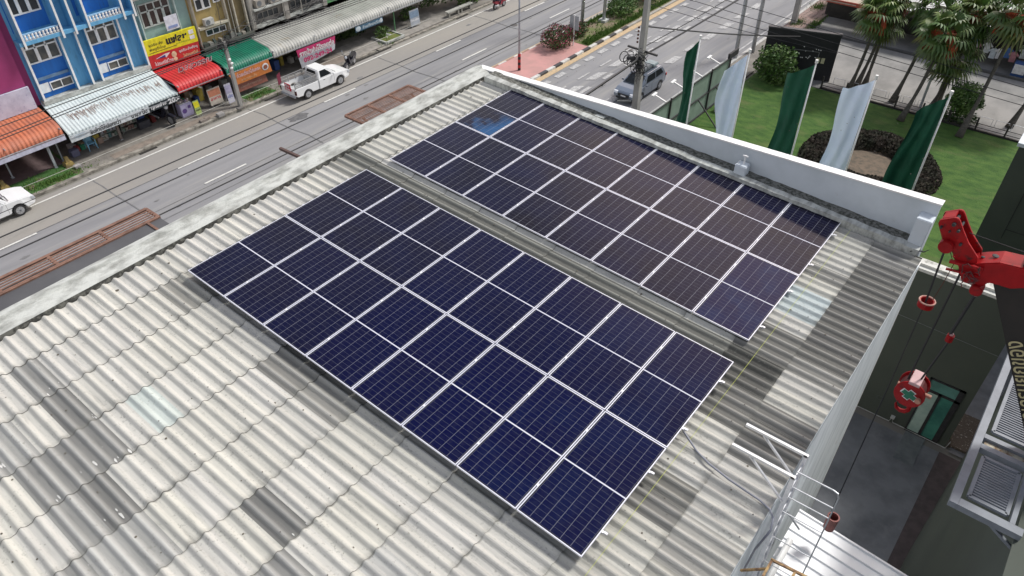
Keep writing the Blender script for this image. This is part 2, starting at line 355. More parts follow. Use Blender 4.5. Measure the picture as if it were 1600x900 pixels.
for x0, x1, y0, y1 in [(13.78, 15.6, 20.5, 22.6)]: b.box(x0, x1, y0, y1, G, G + .16)
b.build('gravel_bed', mat('gravel', (.10, .08, .06), .95, (.45, .42, .36), 14, 3, .62, .68, bump=1, bs=30))['kind'] = 'structure'
sheet('brick_strip', [(13.4, 8), (14.1, 8), (14.45, 20.0), (13.62, 20.0)], G + .035, mat('brick_strip_paving', (.10, .08, .078), .9, (.07, .058, .056), 3, 8, bump=.4))
sheet('pale_threshold', [(12.25, 18.6), (13.0, 18.6), (13.0, 20.3), (12.25, 20.3)], G + .02, mat('pale_wash', (.17, .19, .19), .9, (.12, .135, .14), 2.5, 8))
# grass blades as one stuff object
def grass():
    rr = random.Random(11); b = MB()
    def blade(x, y, h, wd):
        a = rr.uniform(0, 6.28); dx, dy = math.cos(a) * wd, math.sin(a) * wd; lx, ly = rr.uniform(-.5, .5) * h, rr.uniform(-.5, .5) * h
        z = G + .02
        b.face([(x - dx, y - dy, z), (x + dx, y + dy, z), (x + lx, y + ly, z + h)])
    for i in range(6000): blade(rr.uniform(-7.2, 12.5), rr.uniform(33, 49.2), rr.uniform(.02, .05), .02)
    for i in range(9500):
        y = 45.5 + 40 * rr.random() ** 1.4
        side = rr.random()
        x = -20.35 - abs(rr.gauss(0, .35)) if side < .6 else -23.3 + abs(rr.gauss(0, .3))
        if side > .93: x = rr.uniform(-23.3, -20.4)
        b_h = rr.uniform(.12, .38); zz = G + .12
        a = rr.uniform(0, 6.28); wd = .05; dx, dy = math.cos(a) * wd, math.sin(a) * wd
        b.face([(x - dx, y - dy, zz), (x + dx, y + dy, zz), (x + rr.uniform(-.12, .12), y + rr.uniform(-.12, .12), zz + b_h)])
    for cx, cy, n, rx, ry in [(-8.9, 61.0, 500, .45, .9), (-7.6, 61.5, 500, .35, 1.8), (-8.9, 66, 500, .5, 1.0), (-34.1, 23, 500, .45, 1.0), (-34.0, 8, 900, .35, 1.6), (-34.6, 5.6, 700, .6, 2.5), (-33.9, 35.9, 250, .4, .7)]:
        for i in range(n): blade(cx + rr.gauss(0, rx * .6), cy + rr.gauss(0, ry * .6), rr.uniform(.15, .32), .04)
    tag(b.build('grass', GRASS), 'short green grass on lawn, median and verges', 'grass', None, 'stuff')
grass()
# ================================================================== LEAF TOOLS
def leaves(b, c, r, n, size, rr, hollow=.55, mi=0, flat=0):
    for i in range(n):
        while True:
            p = Vector((rr.uniform(-1, 1), rr.uniform(-1, 1), rr.uniform(-1, 1)))
            if hollow < p.length < 1: break
        # lumpy outline
        d = p.normalized(); k = 1 + .16 * math.sin(5 * d.x + 2) * math.cos(4 * d.y + 1) + .1 * math.sin(7 * d.z + 3 * d.x)
        q = Vector((c[0] + p.x * r[0] * k, c[1] + p.y * r[1] * k, c[2] + p.z * r[2] * k))
        a = Vector((rr.uniform(-1, 1), rr.uniform(-1, 1), rr.uniform(-1, 1))).normalized(); e = a.orthogonal().normalized()
        a = (a + d * .6).normalized(); e = a.orthogonal().normalized(); f = a.cross(e); s = size * rr.uniform(.6, 1.3)
        t = rr.uniform(.65, 1.3); b.m = mi
        b.face([q - e * s, q + f * s * .5, q + e * s, q - f * s * .5], (t, t, t))
def bush(name, label, c, r, n, size, seed, flowers=0, group=None, dark=False, cat='bush', stems=6, flat=None):
    rr = random.Random(seed); base = Vector((c[0], c[1], c[2] - r[2] * .9))
    t = thing(name, label, cat, base, 0, group)
    b = MB(); leaves(b, c, r, n, size, rr, .35)
    if flowers:
        leaves(b, (c[0], c[1], c[2] + r[2] * .12), (r[0] * 1.02, r[1] * 1.02, r[2]), flowers, size * .7, rr, .8, 1)
    b.build('foliage', [LEAFD if dark else LEAF, BLOOM], t)
    b = MB()
    for i in range(stems):
        a = rr.uniform(0, 6.28); b.tube([(base.x, base.y, base.z - .05), (base.x + math.cos(a) * r[0] * .3, base.y + math.sin(a) * r[1] * .3, c[2]), (base.x + math.cos(a) * r[0] * .7, base.y + math.sin(a) * r[1] * .7, c[2] + r[2] * .5)], [.035, .025, .01], 5)
    b.build('stems', BARK, t)
    return t
# ================================================================== OUR BUILDING
bld = thing('shop_building', 'tall white building under a corrugated cement roof with solar panels', 'building', (4, 0, G))
def our_building():
    # body
    b = MB(); b.box(-1.58, 10.86, -12, 10.48, G, -1.05)
    o = b.build('wall', PEEL, bld)
    # north parapet wall, sides follow the measured top line
    b = MB(); x0, x1 = -1.62, 10.78
    for yy0, yy1, dz, mi in ((10.50, 10.66, 0, 0), (10.47, 10.69, .035, 1)):
        b.m = mi
        zt0, zt1 = (.06, .455) if mi == 0 else (.095, .49)
        zb0, zb1 = (-1.05, -1.05) if mi == 0 else (.061, .456)
        xa, xb = (x0, x1) if mi == 0 else (x0 - .02, x1 + .02)
        b.mesh([(xa, yy0, zb0), (xb, yy0, zb1), (xb, yy1, zb1), (xa, yy1, zb0), (xa, yy0, zt0), (xb, yy0, zt1), (xb, yy1, zt1), (xa, yy1, zt0)],
               [(0, 3, 2, 1), (4, 5, 6, 7), (0, 1, 5, 4), (1, 2, 6, 5), (2, 3, 7, 6), (3, 0, 4, 7)])
    b.box(-1.58, 10.86, 10.48, 10.64, G, -1.052)
    b.build('parapet', [WHITEW, WHITE], bld)
    # end pillar of the parapet
    b = MB(); b.box(10.48, 10.78, 10.18, 10.499, -1.04, .20)
    b.build('parapet_pillar', WHITEW, bld, bevel=.015)
    # street kerb of the roof (two steps)
    b = MB()
    rr = random.Random(5)
    ys = [-12 + i * .28 for i in range(81)]; ys[-1] = 10.45
    prof = [(-1.62, -1.04), (-1.62, .03), (-1.47, .045), (-1.43, -.015), (-1.17, -.105), (-1.15, -.42)]
    vs = []; 
    for y in ys:
        for k, (x, z) in enumerate(prof):
            j = rr.uniform(-.012, .012) if 0 < k < 5 else 0
            vs.append((x + j, y, z + j * .8 + (.0146 * y if k else 0)))
    n = len(prof)
    b.mesh(vs, [(i * n + k, i * n + k + 1, (i + 1) * n + k + 1, (i + 1) * n + k) for i in range(len(ys) - 1) for k in range(n - 1)] + [tuple(range(n - 1, -1, -1)), tuple((len(ys) - 1) * n + k for k in range(n))])
    b.mi = [1 if len(f) == 4 and (f[0] % n) == n - 2 else 0 for f in b.f]
    b.build('roof_kerb', [CONC, mat('kerb_gap_shade', (.05, .05, .045), .95, (.16, .16, .14), 9, 4, .45, .6)], bld)  # inner kerb face painted near black as the shaded gap over the sheets
    # north gutter ledge, rough
    b = MB(); xs = [-1.02 + i * .2 for i in range(60)]
    prof = [(10.02, -.30, 0), (10.03, -.045, 1), (10.20, -.035, 1), (10.22, -.05, 1), (10.499, -.06, 1)]
    vs = []
    for x in xs:
        for k, (y, h, jj) in enumerate(prof):
            yy = y + (rr.uniform(-.012, .012) if 0 < k < 4 else 0)
            p = RF(x, yy, h + jj * rr.uniform(-.012, .012)); vs.append((p.x, yy, p.z))
    n = len(prof)
    for i in range(len(xs) - 1):
        for k in range(n - 1):
            b.m = 0 if k < 2 else 1
            b.mesh([vs[i * n + k], vs[(i + 1) * n + k], vs[(i + 1) * n + k + 1], vs[i * n + k + 1]], [(0, 1, 2, 3)])
    b.build('gutter_ledge', [CONC, CONCD], bld)
    # corrugated sheets
    W = .2278; PER = 2 * W; x_first = -.27; rows = 12; SH = 1.02
    nseg = 12
    shapef = []
    for i in range(nseg + 1):
        t = i / nseg; d = abs(t - .5) * 2  # ridge in the middle
        shapef.append((-.002 + .055 * (math.cos(min(d / .74, 1) * math.pi) * .5 + .5)))
    y_start = -2.425 - PER * 20; ny = int((10.04 - y_start) / PER) + 1
    dark = {(.75, -3.336): .42, (1.77, -3.336): .48, (1.77, -3.79): .5, (2.79, -3.79): .40, (4.83, -2.425): .38, (-.27, -3.336): .55, (1.77, -4.247): .55, (2.79, -4.247): .62,
            (.75, -4.703): .55, (3.81, -4.703): .6, (3.81, -4.247): .75, (5.85, -2.88): .55, (5.85, -3.336): .7, (.75, -4.247): .7, (6.87, -1.97): .8, (3.81, -3.79): .72}
    b = MB(); rr = random.Random(2)
    for r in range(-1, rows):
        xa = x_first + SH * r; xb = xa + SH
        if r == -1: xa = -1.13
        if xa > 10.8: break
        if xb > 10.75: xb = 10.90
        for s in range(ny):
            ya = y_start + PER * s
            if ya > 10.0: break
            base = rr.uniform(.93, 1.04); tint = (1, 1, rr.uniform(.97, 1.01))
            yc = ya
            for (dx, dy), v in dark.items():
                if abs(dx - xa) < .1 and abs(dy - ya) < .05: base = v; tint = (1, 1.02, 1.05)
            if r == 2 and abs(ya + 2.425) < .05: base = 1.08; tint = (.90, 1.0, 1.02)
            if xa > 8.5:
                ym = ya + PER / 2
                if xa < 9.5:
                    base = .9 if ym > 8.5 else .5 if ym > 8.0 else .95 if ym > 7.5 else 1.05 if ym > 6.7 else .98 if ym > 6.2 else .36 if ym > 3.6 else .90 if ym > 2.1 else .42 if ym > 1.0 else .9
                    if 6.7 < ym < 7.5: tint = (.86, .98, 1.06)
                else:
                    base = .55 if ym > 9.3 else   .30 if ym > 5.9 else .50 if ym > 5.2 else .85 if ym > 4.5 else .36 if ym > 3.0 else .9 if ym > 1.5 else .7
                base *= rr.uniform(.92, 1.08)
            elif xa > 7 and ya < -.5: base *= .95
            elif xa < -.9: base *= 1.0
            ym = ya + PER / 2
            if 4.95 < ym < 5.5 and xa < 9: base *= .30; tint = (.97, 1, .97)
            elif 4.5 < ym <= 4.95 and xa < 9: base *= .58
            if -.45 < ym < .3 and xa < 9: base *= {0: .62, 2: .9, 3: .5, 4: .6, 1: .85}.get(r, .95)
            if ym < -3.5 and xa > 4: base *= rr.choice([1, .8, .95])
            nx = 4; jz = rr.uniform(-.003, .003)
            if base < .75 or base > 1.1:   # a replaced sheet has hard edges
                pass
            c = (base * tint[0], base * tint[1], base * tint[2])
            ylist = [ya + W * (i / nseg + k) for k in (0, 1) for i in range(nseg + (1 if k else 0))]
            hl = [shapef[i] for k in (0, 1) for i in range(nseg + (1 if k else 0))]
            grid = []
            for ix in (0, 1):
                x = (xa, xb)[ix]
                hh = (0, .012)[ix] + jz
                for y, h in zip(ylist, hl):
                    yy = min(y, 10.05); grid.append(RF(x, yy, -.262 + h + hh))
            n = len(ylist); fs = [(i, n + i, n + i + 1, i + 1) for i in range(n - 1)]
            b.m = 0
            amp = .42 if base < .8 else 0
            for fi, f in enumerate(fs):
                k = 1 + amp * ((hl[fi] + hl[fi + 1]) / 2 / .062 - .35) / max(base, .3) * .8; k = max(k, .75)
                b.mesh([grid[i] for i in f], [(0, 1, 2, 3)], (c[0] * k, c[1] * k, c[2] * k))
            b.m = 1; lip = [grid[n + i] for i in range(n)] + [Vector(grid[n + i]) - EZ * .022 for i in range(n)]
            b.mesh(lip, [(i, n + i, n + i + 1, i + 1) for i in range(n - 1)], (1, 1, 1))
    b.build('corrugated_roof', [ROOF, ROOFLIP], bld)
    fl = MB(); r5 = random.Random(6)
    for (dx, dy), v in dark.items():
        if v > .6: continue
        for k in range(r5.randint(2, 6)):
            u0 = dx + SH * r5.uniform(.72, .97); j = r5.choice([0, 1]); y0 = dy + W * (j + .5) + r5.choice([-.085, .085, .1]) + r5.uniform(-.015, .015)
            if k > 2: u0 = dx + SH * r5.uniform(.1, .95)
            s1 = r5.uniform(.02, .07) if k < 3 else r5.uniform(.008, .02); pts = []
            for q in range(9):
                a = q * 2 * math.pi / 9; yy = y0 + math.sin(a) * s1 * .28 * r5.uniform(.5, 1.2); xx = u0 + math.cos(a) * s1 * r5.uniform(.6, 1.3)
                ph = ((yy - y_start) / W) % 1; d = abs(ph - .5) * 2; hh = -.002 + .064 * (math.cos(min(d / .70, 1) * math.pi) * .5 + .5)
                pts.append(RF(xx, yy, -.262 + hh + .012 * ((xx - dx) / SH) + .008))
            fl.face(pts)
    fl.build('pale_flakes', plain('pale_flake', (.6, .6, .57)), bld)['kind'] = 'stuff'
    # roof fixings and debris as dark specks are a roof detail: bolts
    b = MB()
    for r in range(0, 11):
        for s in range(20, 60):
            if rr.random() < .6:
                p = RF(x_first + SH * r + .82 + rr.uniform(-.02, .02), y_start + PER * s + W * .5, -.262 + .066)
                b.ball(p, (.012, .012, .008), 6, 3)
    b.build('roof_bolt', mat('bolt', (.10, .09, .08), .8), bld)['kind'] = 'stuff'
    b = MB()
    for i in range(330):
        x, y = rr.uniform(-.9, 10.6), rr.uniform(-7, 10)
        if 0 < x < 9.2 and (0 < y < 4.6 or 5.4 < y < 10.1): continue
        ph = ((y - y_start) / W) % 1; hh = shapef[min(int(ph * nseg), nseg)]
        s = rr.uniform(.006, .022) * (1.6 if x < -.6 else 1)
        p = RF(x, y, -.262 + hh + .012); b.ball(p, (s, s * rr.uniform(.6, 1.6), .006), 6, 3)
    tag(b.build('roof_debris', plain('dry_leaf_litter', (.10, .085, .06))), 'small dry leaves and grit scattered over the corrugated roof', 'debris', None, 'stuff')
    # white fascia under the eave
    b = MB(); b.box(10.80, 10.87, -12, 10.13, -1.04, -.86); b.build('eave_beam', WHITEW, bld)
our_building()
# facade attachments: rusty trellises above the street
def trellis(y0, y1, x0, x1, name_label, nb, bays, sag=False):
    t = thing('trellis', name_label, 'trellis', ((x0 + x1) / 2, y0, -1), 0, 'rusty trellises over the street')
    b = MB()
    for i in range(bays + 1):
        y = y0 + (y1 - y0) * i / bays; b.bar((x0, y, -1), (x1, y, -1), .07, .06)
    b.bar((x0, y0, -1.0), (x0, y1, -1.0), .05, .07); b.bar((x1, y0, -1.0), (x1, y1, -1.0), .05, .07)
    b.build('frame', RUST, t)
    b = MB(); rr = random.Random(1)
    for i in range(nb):
        x = x0 + (x1 - x0) * (i + .5) / nb; b.bar((x + rr.uniform(-.01, .01), y0, -.97), (x, y1, -.97), .04 if nb < 10 else .024, .014)
    b.build('slats', RUST, t)
    for y in (y0 + .3, y1 - .3):
        b = MB(); b.bar((x1, y, -1.0), (-1.60, y, -1.0), .06, .06); b.bar((x0 + .4, y, -1.05), (-1.60, y, -1.9), .05, .05); b.build('wall_bracket', RUST, t)
    return t
trellis(7.43, 10.0, -4.1, -1.9, 'rusty brown slatted trellis nearer the roof corner', 34, 3)
trellis(-7.0, 1.25, -4.2, -3.62, 'long narrow rusty trellis above the grey flat canopy', 6, 7)
t = thing('canopy', 'dark grey flat canopy sheet beside the long rusty trellis', 'canopy', (-2.5, -3, -1.02))
b = MB(); b.box(-3.60, -1.62, -8, 1.26, -1.06, -1.0); b.build('sheet', mat('canopy_grey', (.085, .085, .09), .7, (.065, .065, .07), .8, 6), t)
b = MB()
for y in (-7, -4, -1.5, 1): b.bar((-3.55, y, -1.10), (-1.60, y, -1.10), .06, .06)
b.build('frame', RUST, t)
t = thing('bracket', 'short rusty steel bracket sticking out over the street', 'bracket', (-3, 5.1, -1))
b = MB(); b.bar((-4.05, 5.08, -1), (-1.60, 5.16, -1), .07, .07);
b.build('arm', plain('dark_rust', (.09, .05, .04)), t)
b = MB(); b.bar((-3.2, 5.12, -1.04), (-1.60, 5.15, -1.8), .05, .05); b.build('strut', RUST, t)
# ================================================================== SOLAR PANELS
def cell_mat():
    m = bpy.data.materials.new('solar_cells'); m.use_nodes = True; t = m.node_tree; b = t.nodes['Principled BSDF']
    L = t.links.new
    def N(op, a, bb=None, c=None):
        n = t.nodes.new('ShaderNodeMath'); n.operation = op
        for i, v in enumerate((a, bb, c)):
            if v is None: continue
            if isinstance(v, (int, float)): n.inputs[i].default_value = v
            else: L(v, n.inputs[i])
        return n.outputs[0]
    tcn = t.nodes.new('ShaderNodeTexCoord'); sp = t.nodes.new('ShaderNodeSeparateXYZ'); L(tcn.outputs['Object'], sp.inputs[0])
    x, y = sp.outputs[0], sp.outputs[1]
    def lines(v, off, pitch, wd):
        q = N('DIVIDE', N('SUBTRACT', v, off), pitch); fr = N('ABSOLUTE', N('SUBTRACT', N('FRACT', N('ADD', q, .5)), .5))
        return N('LESS_THAN', fr, wd / pitch / 2)
    px = (1.134 - .07) / 6
    strong = lines(x, .035, px, .0065)
    half = N('ABSOLUTE', N('SUBTRACT', y, 1.154))
    pyy = (1.154 - .035 - .012) / 12
    weak = lines(half, .012, pyy, .0042)
    mid = N('LESS_THAN', half, .0115)
    ed = N('MAXIMUM', N('LESS_THAN', N('MINIMUM', x, N('SUBTRACT', 1.134, x)), .034), N('LESS_THAN', N('MINIMUM', y, N('SUBTRACT', 2.308, y)), .034))
    oi = t.nodes.new('ShaderNodeObjectInfo')
    nz = t.nodes.new('ShaderNodeTexNoise'); nz.noise_dimensions = '4D'; nz.inputs['Scale'].default_value = 1.1; nz.inputs['Detail'].default_value = 4
    L(tcn.outputs['Object'], nz.inputs['Vector']); L(N('MULTIPLY', oi.outputs['Random'], 37.0), nz.inputs['W'])
    def mix(f, a, c):
        n = t.nodes.new('ShaderNodeMix'); n.data_type = 'RGBA'
        for s, v in ((n.inputs[0], f), (n.inputs[6], a), (n.inputs[7], c)):
            if isinstance(v, (int, float)): s.default_value = v
            elif isinstance(v, tuple): s.default_value = (*v, 1)
            else: L(v, s)
        return n.outputs[2]
    n9 = t.nodes.new('ShaderNodeTexNoise'); n9.inputs['Scale'].default_value = 3.5; n9.inputs['Detail'].default_value = 7; L(tcn.outputs['Object'], n9.inputs['Vector'])
    mr = t.nodes.new('ShaderNodeMapRange'); mr.inputs[1].default_value = .35; mr.inputs[2].default_value = .65; L(nz.outputs[0], mr.inputs[0])
    base = mix(mr.outputs[0], (.0055, .0042, .009), (.003, .0035, .020))
    base = mix(N('MULTIPLY', N('FRACT', N('MULTIPLY', oi.outputs['Random'], 7.13)), .35), base, (.0035, .004, .020))
    sc0 = t.nodes.new('ShaderNodeSeparateColor'); L(oi.outputs['Color'], sc0.inputs[0])
    base = mix(sc0.outputs[2], base, (.0022, .0033, .036))
    # per panel colour passed as object colour: blue glare patches painted into the cells
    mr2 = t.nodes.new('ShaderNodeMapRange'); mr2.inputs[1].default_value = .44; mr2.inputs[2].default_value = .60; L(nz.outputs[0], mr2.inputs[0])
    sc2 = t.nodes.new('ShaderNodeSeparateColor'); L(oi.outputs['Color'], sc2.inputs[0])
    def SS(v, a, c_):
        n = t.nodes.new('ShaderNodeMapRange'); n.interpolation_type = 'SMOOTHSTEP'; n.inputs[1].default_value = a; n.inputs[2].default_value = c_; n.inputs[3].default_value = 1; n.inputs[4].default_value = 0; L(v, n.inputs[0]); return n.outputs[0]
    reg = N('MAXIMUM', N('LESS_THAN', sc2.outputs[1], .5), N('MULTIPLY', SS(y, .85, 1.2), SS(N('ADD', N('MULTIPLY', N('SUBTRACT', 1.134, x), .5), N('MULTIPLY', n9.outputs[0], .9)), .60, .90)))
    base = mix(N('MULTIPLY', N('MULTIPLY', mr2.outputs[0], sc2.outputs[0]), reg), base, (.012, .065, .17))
    col = mix(N('MULTIPLY', weak, .11), base, (.55, .58, .66))
    col = mix(N('MULTIPLY', strong, .23), col, (.60, .62, .68))
    col = mix(ed, col, (.012, .012, .02))
    col = mix(N('MULTIPLY', mid, .9), col, (.62, .63, .70))
    # dust film
    n2 = t.nodes.new('ShaderNodeTexNoise'); n2.inputs['Scale'].default_value = 9; n2.inputs['Detail'].default_value = 8; L(tcn.outputs['Object'], n2.inputs['Vector'])
    m3 = t.nodes.new('ShaderNodeMapRange'); m3.inputs[1].default_value = .45; m3.inputs[2].default_value = .8; m3.inputs[4].default_value = .02; L(n2.outputs[0], m3.inputs[0])
    col = mix(m3.outputs[0], col, (.38, .37, .36))
    L(col, b.inputs['Base Color'])
    m4 = t.nodes.new('ShaderNodeMapRange'); m4.inputs[3].default_value = .05; m4.inputs[4].default_value = .13; L(n2.outputs[0], m4.inputs[0])
    L(m4.outputs[0], b.inputs['Roughness']); b.inputs['Specular IOR Level'].default_value = .16
    return m
CELL = cell_mat()
FRAME = mat('panel_frame_aluminium', (.74, .75, .82), .35, (.66, .67, .74), 6, metal=.25)
def panel_proto():
    t = thing('solar_panel', 'x', 'solar panel')
    W, H = 1.134, 2.308; b = MB(); f = .015; d = .035
    b.box(0, W, 0, f, -d, 0); b.box(0, W, H - f, H, -d, 0); b.box(0, f, f, H - f, -d, 0); b.box(W - f, W, f, H - f, -d, 0)
    b.build('frame', FRAME, t, world=False)
    b = MB(); b.face([(f, f, -.004), (W - f, f, -.004), (W - f, H - f, -.004), (f, H - f, -.004)])
    b.face([(f, f, -.012), (f, H - f, -.012), (W - f, H - f, -.012), (W - f, f, -.012)])
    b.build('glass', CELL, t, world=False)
    b = MB(); b.box(.42, .70, 1.10, 1.20, -.034, -.013); b.build('junction_box', BLACK, t, world=False)
    return t
proto = panel_proto()
ordn = ['first', 'second', 'third', 'fourth', 'fifth', 'sixth', 'seventh', 'last']
first = True; rr = random.Random(4)
for arr, (ox, oy, oh, lab) in enumerate([(0, 0, 0, 'of the array beside the bare roof'), (-.0568, 5.4284, -.1273, 'of the array beside the white parapet')]):
    for row in range(2):
        rl = [['outer row nearest the bare roof', 'inner row facing the gap'], ['inner row facing the gap', 'outer row nearest the white parapet']][arr][row]
        for c in range(8):
            o = proto if first else copy_tree(proto); first = False
            tint = rr.choice(['dark navy', 'navy']) 
            blue = 0
            if arr == 1 and row == 1 and c == 0: blue = 1.0; tint = 'navy glare-painted'
            elif arr == 1 and c == 7 and row == 0: blue = .14; tint = 'bright blue sheened'
            elif arr == 0 and c >= 6: blue = .03; tint = 'deep blue'
            o['label'] = f"{tint} solar panel, {ordn[c]} from street in {rl} {lab}"
            o['label'] = f"{tint} solar panel, {ordn[c]} from the street in the {['outermost row by the bare roof','row just below the gap','row just above the gap','outermost row by the parapet'][arr*2+row]}"
            if c == 7: o['label'] = o['label'].replace('last from the street', 'farthest from the street')
            o['group'] = 'solar panels in two arrays on the roof'
            p = RF(ox + c * 1.154, oy + row * 2.3283, oh)
            o.matrix_world = Matrix.Translation(p) @ RM.to_4x4() @ Matrix.Rotation(rr.uniform(-.0012, .0012), 4, 'X') @ Matrix.Rotation(rr.uniform(-.0012, .0012), 4, 'Y')
            for ch in o.children:
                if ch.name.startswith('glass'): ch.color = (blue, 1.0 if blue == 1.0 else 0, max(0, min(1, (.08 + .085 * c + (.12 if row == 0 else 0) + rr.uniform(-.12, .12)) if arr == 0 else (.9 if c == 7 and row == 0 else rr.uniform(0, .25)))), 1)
# clamps and rails
railn = 0
rp0 = None
for arr, (ox, oy, oh) in enumerate([(0, 0, 0), (-.0568, 5.4284, -.1273)]):
    for row in range(2):
        for k, yy in enumerate((.52, 1.80)):
            y = oy + row * 2.3283 + yy
            wh = ['bare roof edge', 'gap edge'][0] if arr == 0 else 'white parapet'
            t = thing('mounting_rail', f"aluminium rail end, {['first','second','third','fourth'][row*2+k]} from the {'bare roof' if arr==0 else 'gap'} under the {'bare-roof' if arr==0 else 'parapet'} array", 'rail', RF(ox, y, oh - .06), 0, 'rails carrying the solar panels')
            b = MB(); b.obox(RF(ox + 4.60, y, oh - .055), EX * 4.67, EY * .02, EZ * .019); b.build('rail', ALU, t)
            for j in range(8):
                b = MB(); b.obox(RF(ox - .01 + j * 1.28 + .12, y + .03, (oh - .074 - .215) / 2), EX * .02, EY * .004, EZ * ((oh - .074 + .215) / 2)); b.build('foot', ALU, t)
            for j in range(1, 8):
                b = MB(); xx = ox - .01 + j * 1.154; b.obox(RF(xx, y, oh + .001), EX * (.012 if 0 < j < 8 else .018), EY * .02, EZ * .004); b.build('clamp', WHITE, t)
            b = MB(); b.obox(RF(ox + 9.27, y, oh - .03), EX * .03, EY * .018, EZ * .012); b.build('rail_end_clip', ALU, t)
# string line
t = tag(MB().tube([RF(9.40, 10.0, -.17), RF(9.385, 5, -.185), RF(9.37, -.3, -.16)], .003, 5).build('string_line', mat('yellow_string', (.55, .6, .12), .7)), 'thin yellow builder string along the right end of both arrays', 'string')
# small roof things
t = thing('junction_pillar', 'small white concrete pillar with pipe stubs against the parapet', 'pillar', (6.64, 10.3, -.4))
b = MB(); b.box(6.50, 6.78, 10.16, 10.41, -.42, .02); b.build('block', WHITEW, t, bevel=.02)
b = MB(); b.tube([(6.66, 10.3, .02), (6.66, 10.3, .24)], .022, 8); b.tube([(6.6, 10.3, .22), (6.72, 10.3, .22)], .02, 8); b.tube([(6.56, 10.2, .0), (6.56, 10.18, .1), (6.6, 10.18, .14)], .008, 6); b.build('pipe', WHITE, t)
t = tag(MB().box(2.5, 2.85, 10.2, 10.4, -.2, -.02).build('cement_lump', CONC, bevel=.04), 'rough cement lump in the gutter near the roof corner', 'cement block')
t = tag(MB().tube([(10.62, 10.02, -.50), (10.72, 10.06, -.44), (10.86, 10.1, -.45), (10.93, 10.16, -.40)], [.012, .02, .015, .006], 6).build('cable_end', BLACK), 'short black cable stub at the eave beside the parapet', 'cable')
pts = [RF(x, y, h) for x, y, h in [(9.15, 2.88, -.08), (9.3, 2.84, -.15), (9.56, 2.71, -.19), (9.82, 2.62, -.19), (10.19, 2.56, -.19), (10.47, 2.54, -.19), (10.7, 2.52, -.18), (10.9, 2.46, -.17), (11.0, 2.36, -.18), (11.05, 2.2, -.24), (11.02, 2.1, -.4), (10.98, 2.08, -.7), (10.97, 2.08, -1.3)]]
tag(MB().tube(pts, .017, 8).build('conduit', mat('grey_conduit', (.22, .23, .27), .5), smooth=True), 'grey flexible conduit running from the panels to the eave', 'conduit')
# ladder with cage
t = thing('roof_ladder', 'white and galvanised cat ladder with safety cage hung over the eave', 'ladder', (11, 2.7, -2))
for y in (2.97, 2.5):
    b = MB(); b.obox((10.56, y, .2), (.47, 0, 0), (0, .022, 0), (0, 0, .022)); b.build('arm', WHITE, t)
    b = MB(); b.bar((10.38, y - .012, .175), (10.985, y - .02, -.36), .03, .03); b.build('brace', ALU, t)
    b = MB(); b.obox((11.01, y, -3.9), (.03, 0, 0), (0, .022, 0), (0, 0, 4.12)); b.build('rail', ALU, t)
for z in [-.0 - .3 * i for i in range(26)]:
    b = MB(); b.tube([(11.01, 2.5, z), (11.01, 2.97, z)], .012, 6); b.build('rung', ALU, t)
for z in (-.30, -.55, -.92, -1.6, -2.3, -3.0):
    b = MB(); b.tube([(11.0, 2.75, z), (11.615, 2.75, z + .02)], .010, 6); b.build('cage_rod', STEEL, t)
b = MB(); b.tube([(11.0, 2.75, .05), (11.52, 2.75, .07), (11.59, 2.75, .05), (11.62, 2.75, -.04), (11.625, 2.75, -1.6), (11.63, 2.75, -3.1)], .012, 6); b.build('cage_bar', STEEL, t)
# ================================================================== TEXT
def text(body, M, width, height, m, name='lettering', parent=None, bold=0, depth=.004):
    cu = bpy.data.curves.new('txt', 'FONT'); cu.body = body; cu.offset = bold; cu.extrude = 0; cu.resolution_u = 3
    o = bpy.data.objects.new('txt', cu); COL.objects.link(o); bpy.context.view_layer.update()
    dg = bpy.context.evaluated_depsgraph_get(); me = bpy.data.meshes.new_from_object(o.evaluated_get(dg)); bpy.data.objects.remove(o)
    xs = [v.co.x for v in me.vertices]; ys = [v.co.y for v in me.vertices]
    if not xs: return None
    x0, x1, y0, y1 = min(xs), max(xs), min(ys), max(ys)
    off = Vector((0, 0, 0)); q = parent
    while q is not None: off += q.location; q = q.parent
    for v in me.vertices:
        p = M @ Vector(((v.co.x - x0) / (x1 - x0) * width, (v.co.y - y0) / (y1 - y0) * height, 0)); v.co = p - off
    me.materials.clear(); me.materials.append(m)
    o = bpy.data.objects.new(name, me); COL.objects.link(o); o.parent = parent
    return o
def plane_m(origin, right, up):
    right = Vector(right).normalized(); up = Vector(up); n = right.cross(up).normalized(); up = n.cross(right)
    return Matrix(((right.x, up.x, n.x, origin[0]), (right.y, up.y, n.y, origin[1]), (right.z, up.z, n.z, origin[2]), (0, 0, 0, 1)))
PW = plain('print_white', (.75, .75, .75)); PR = plain('print_red', (.55, .02, .05)); PK = plain('print_black', (.02, .02, .02)); PY = plain('print_yellow', (.72, .66, .02)); PP = plain('print_pink', (.55, .04, .16))
PO = plain('print_orange', (.60, .20, .05)); PB = plain('print_blue', (.03, .06, .3)); PG = plain('print_green', (.1, .35, .06))
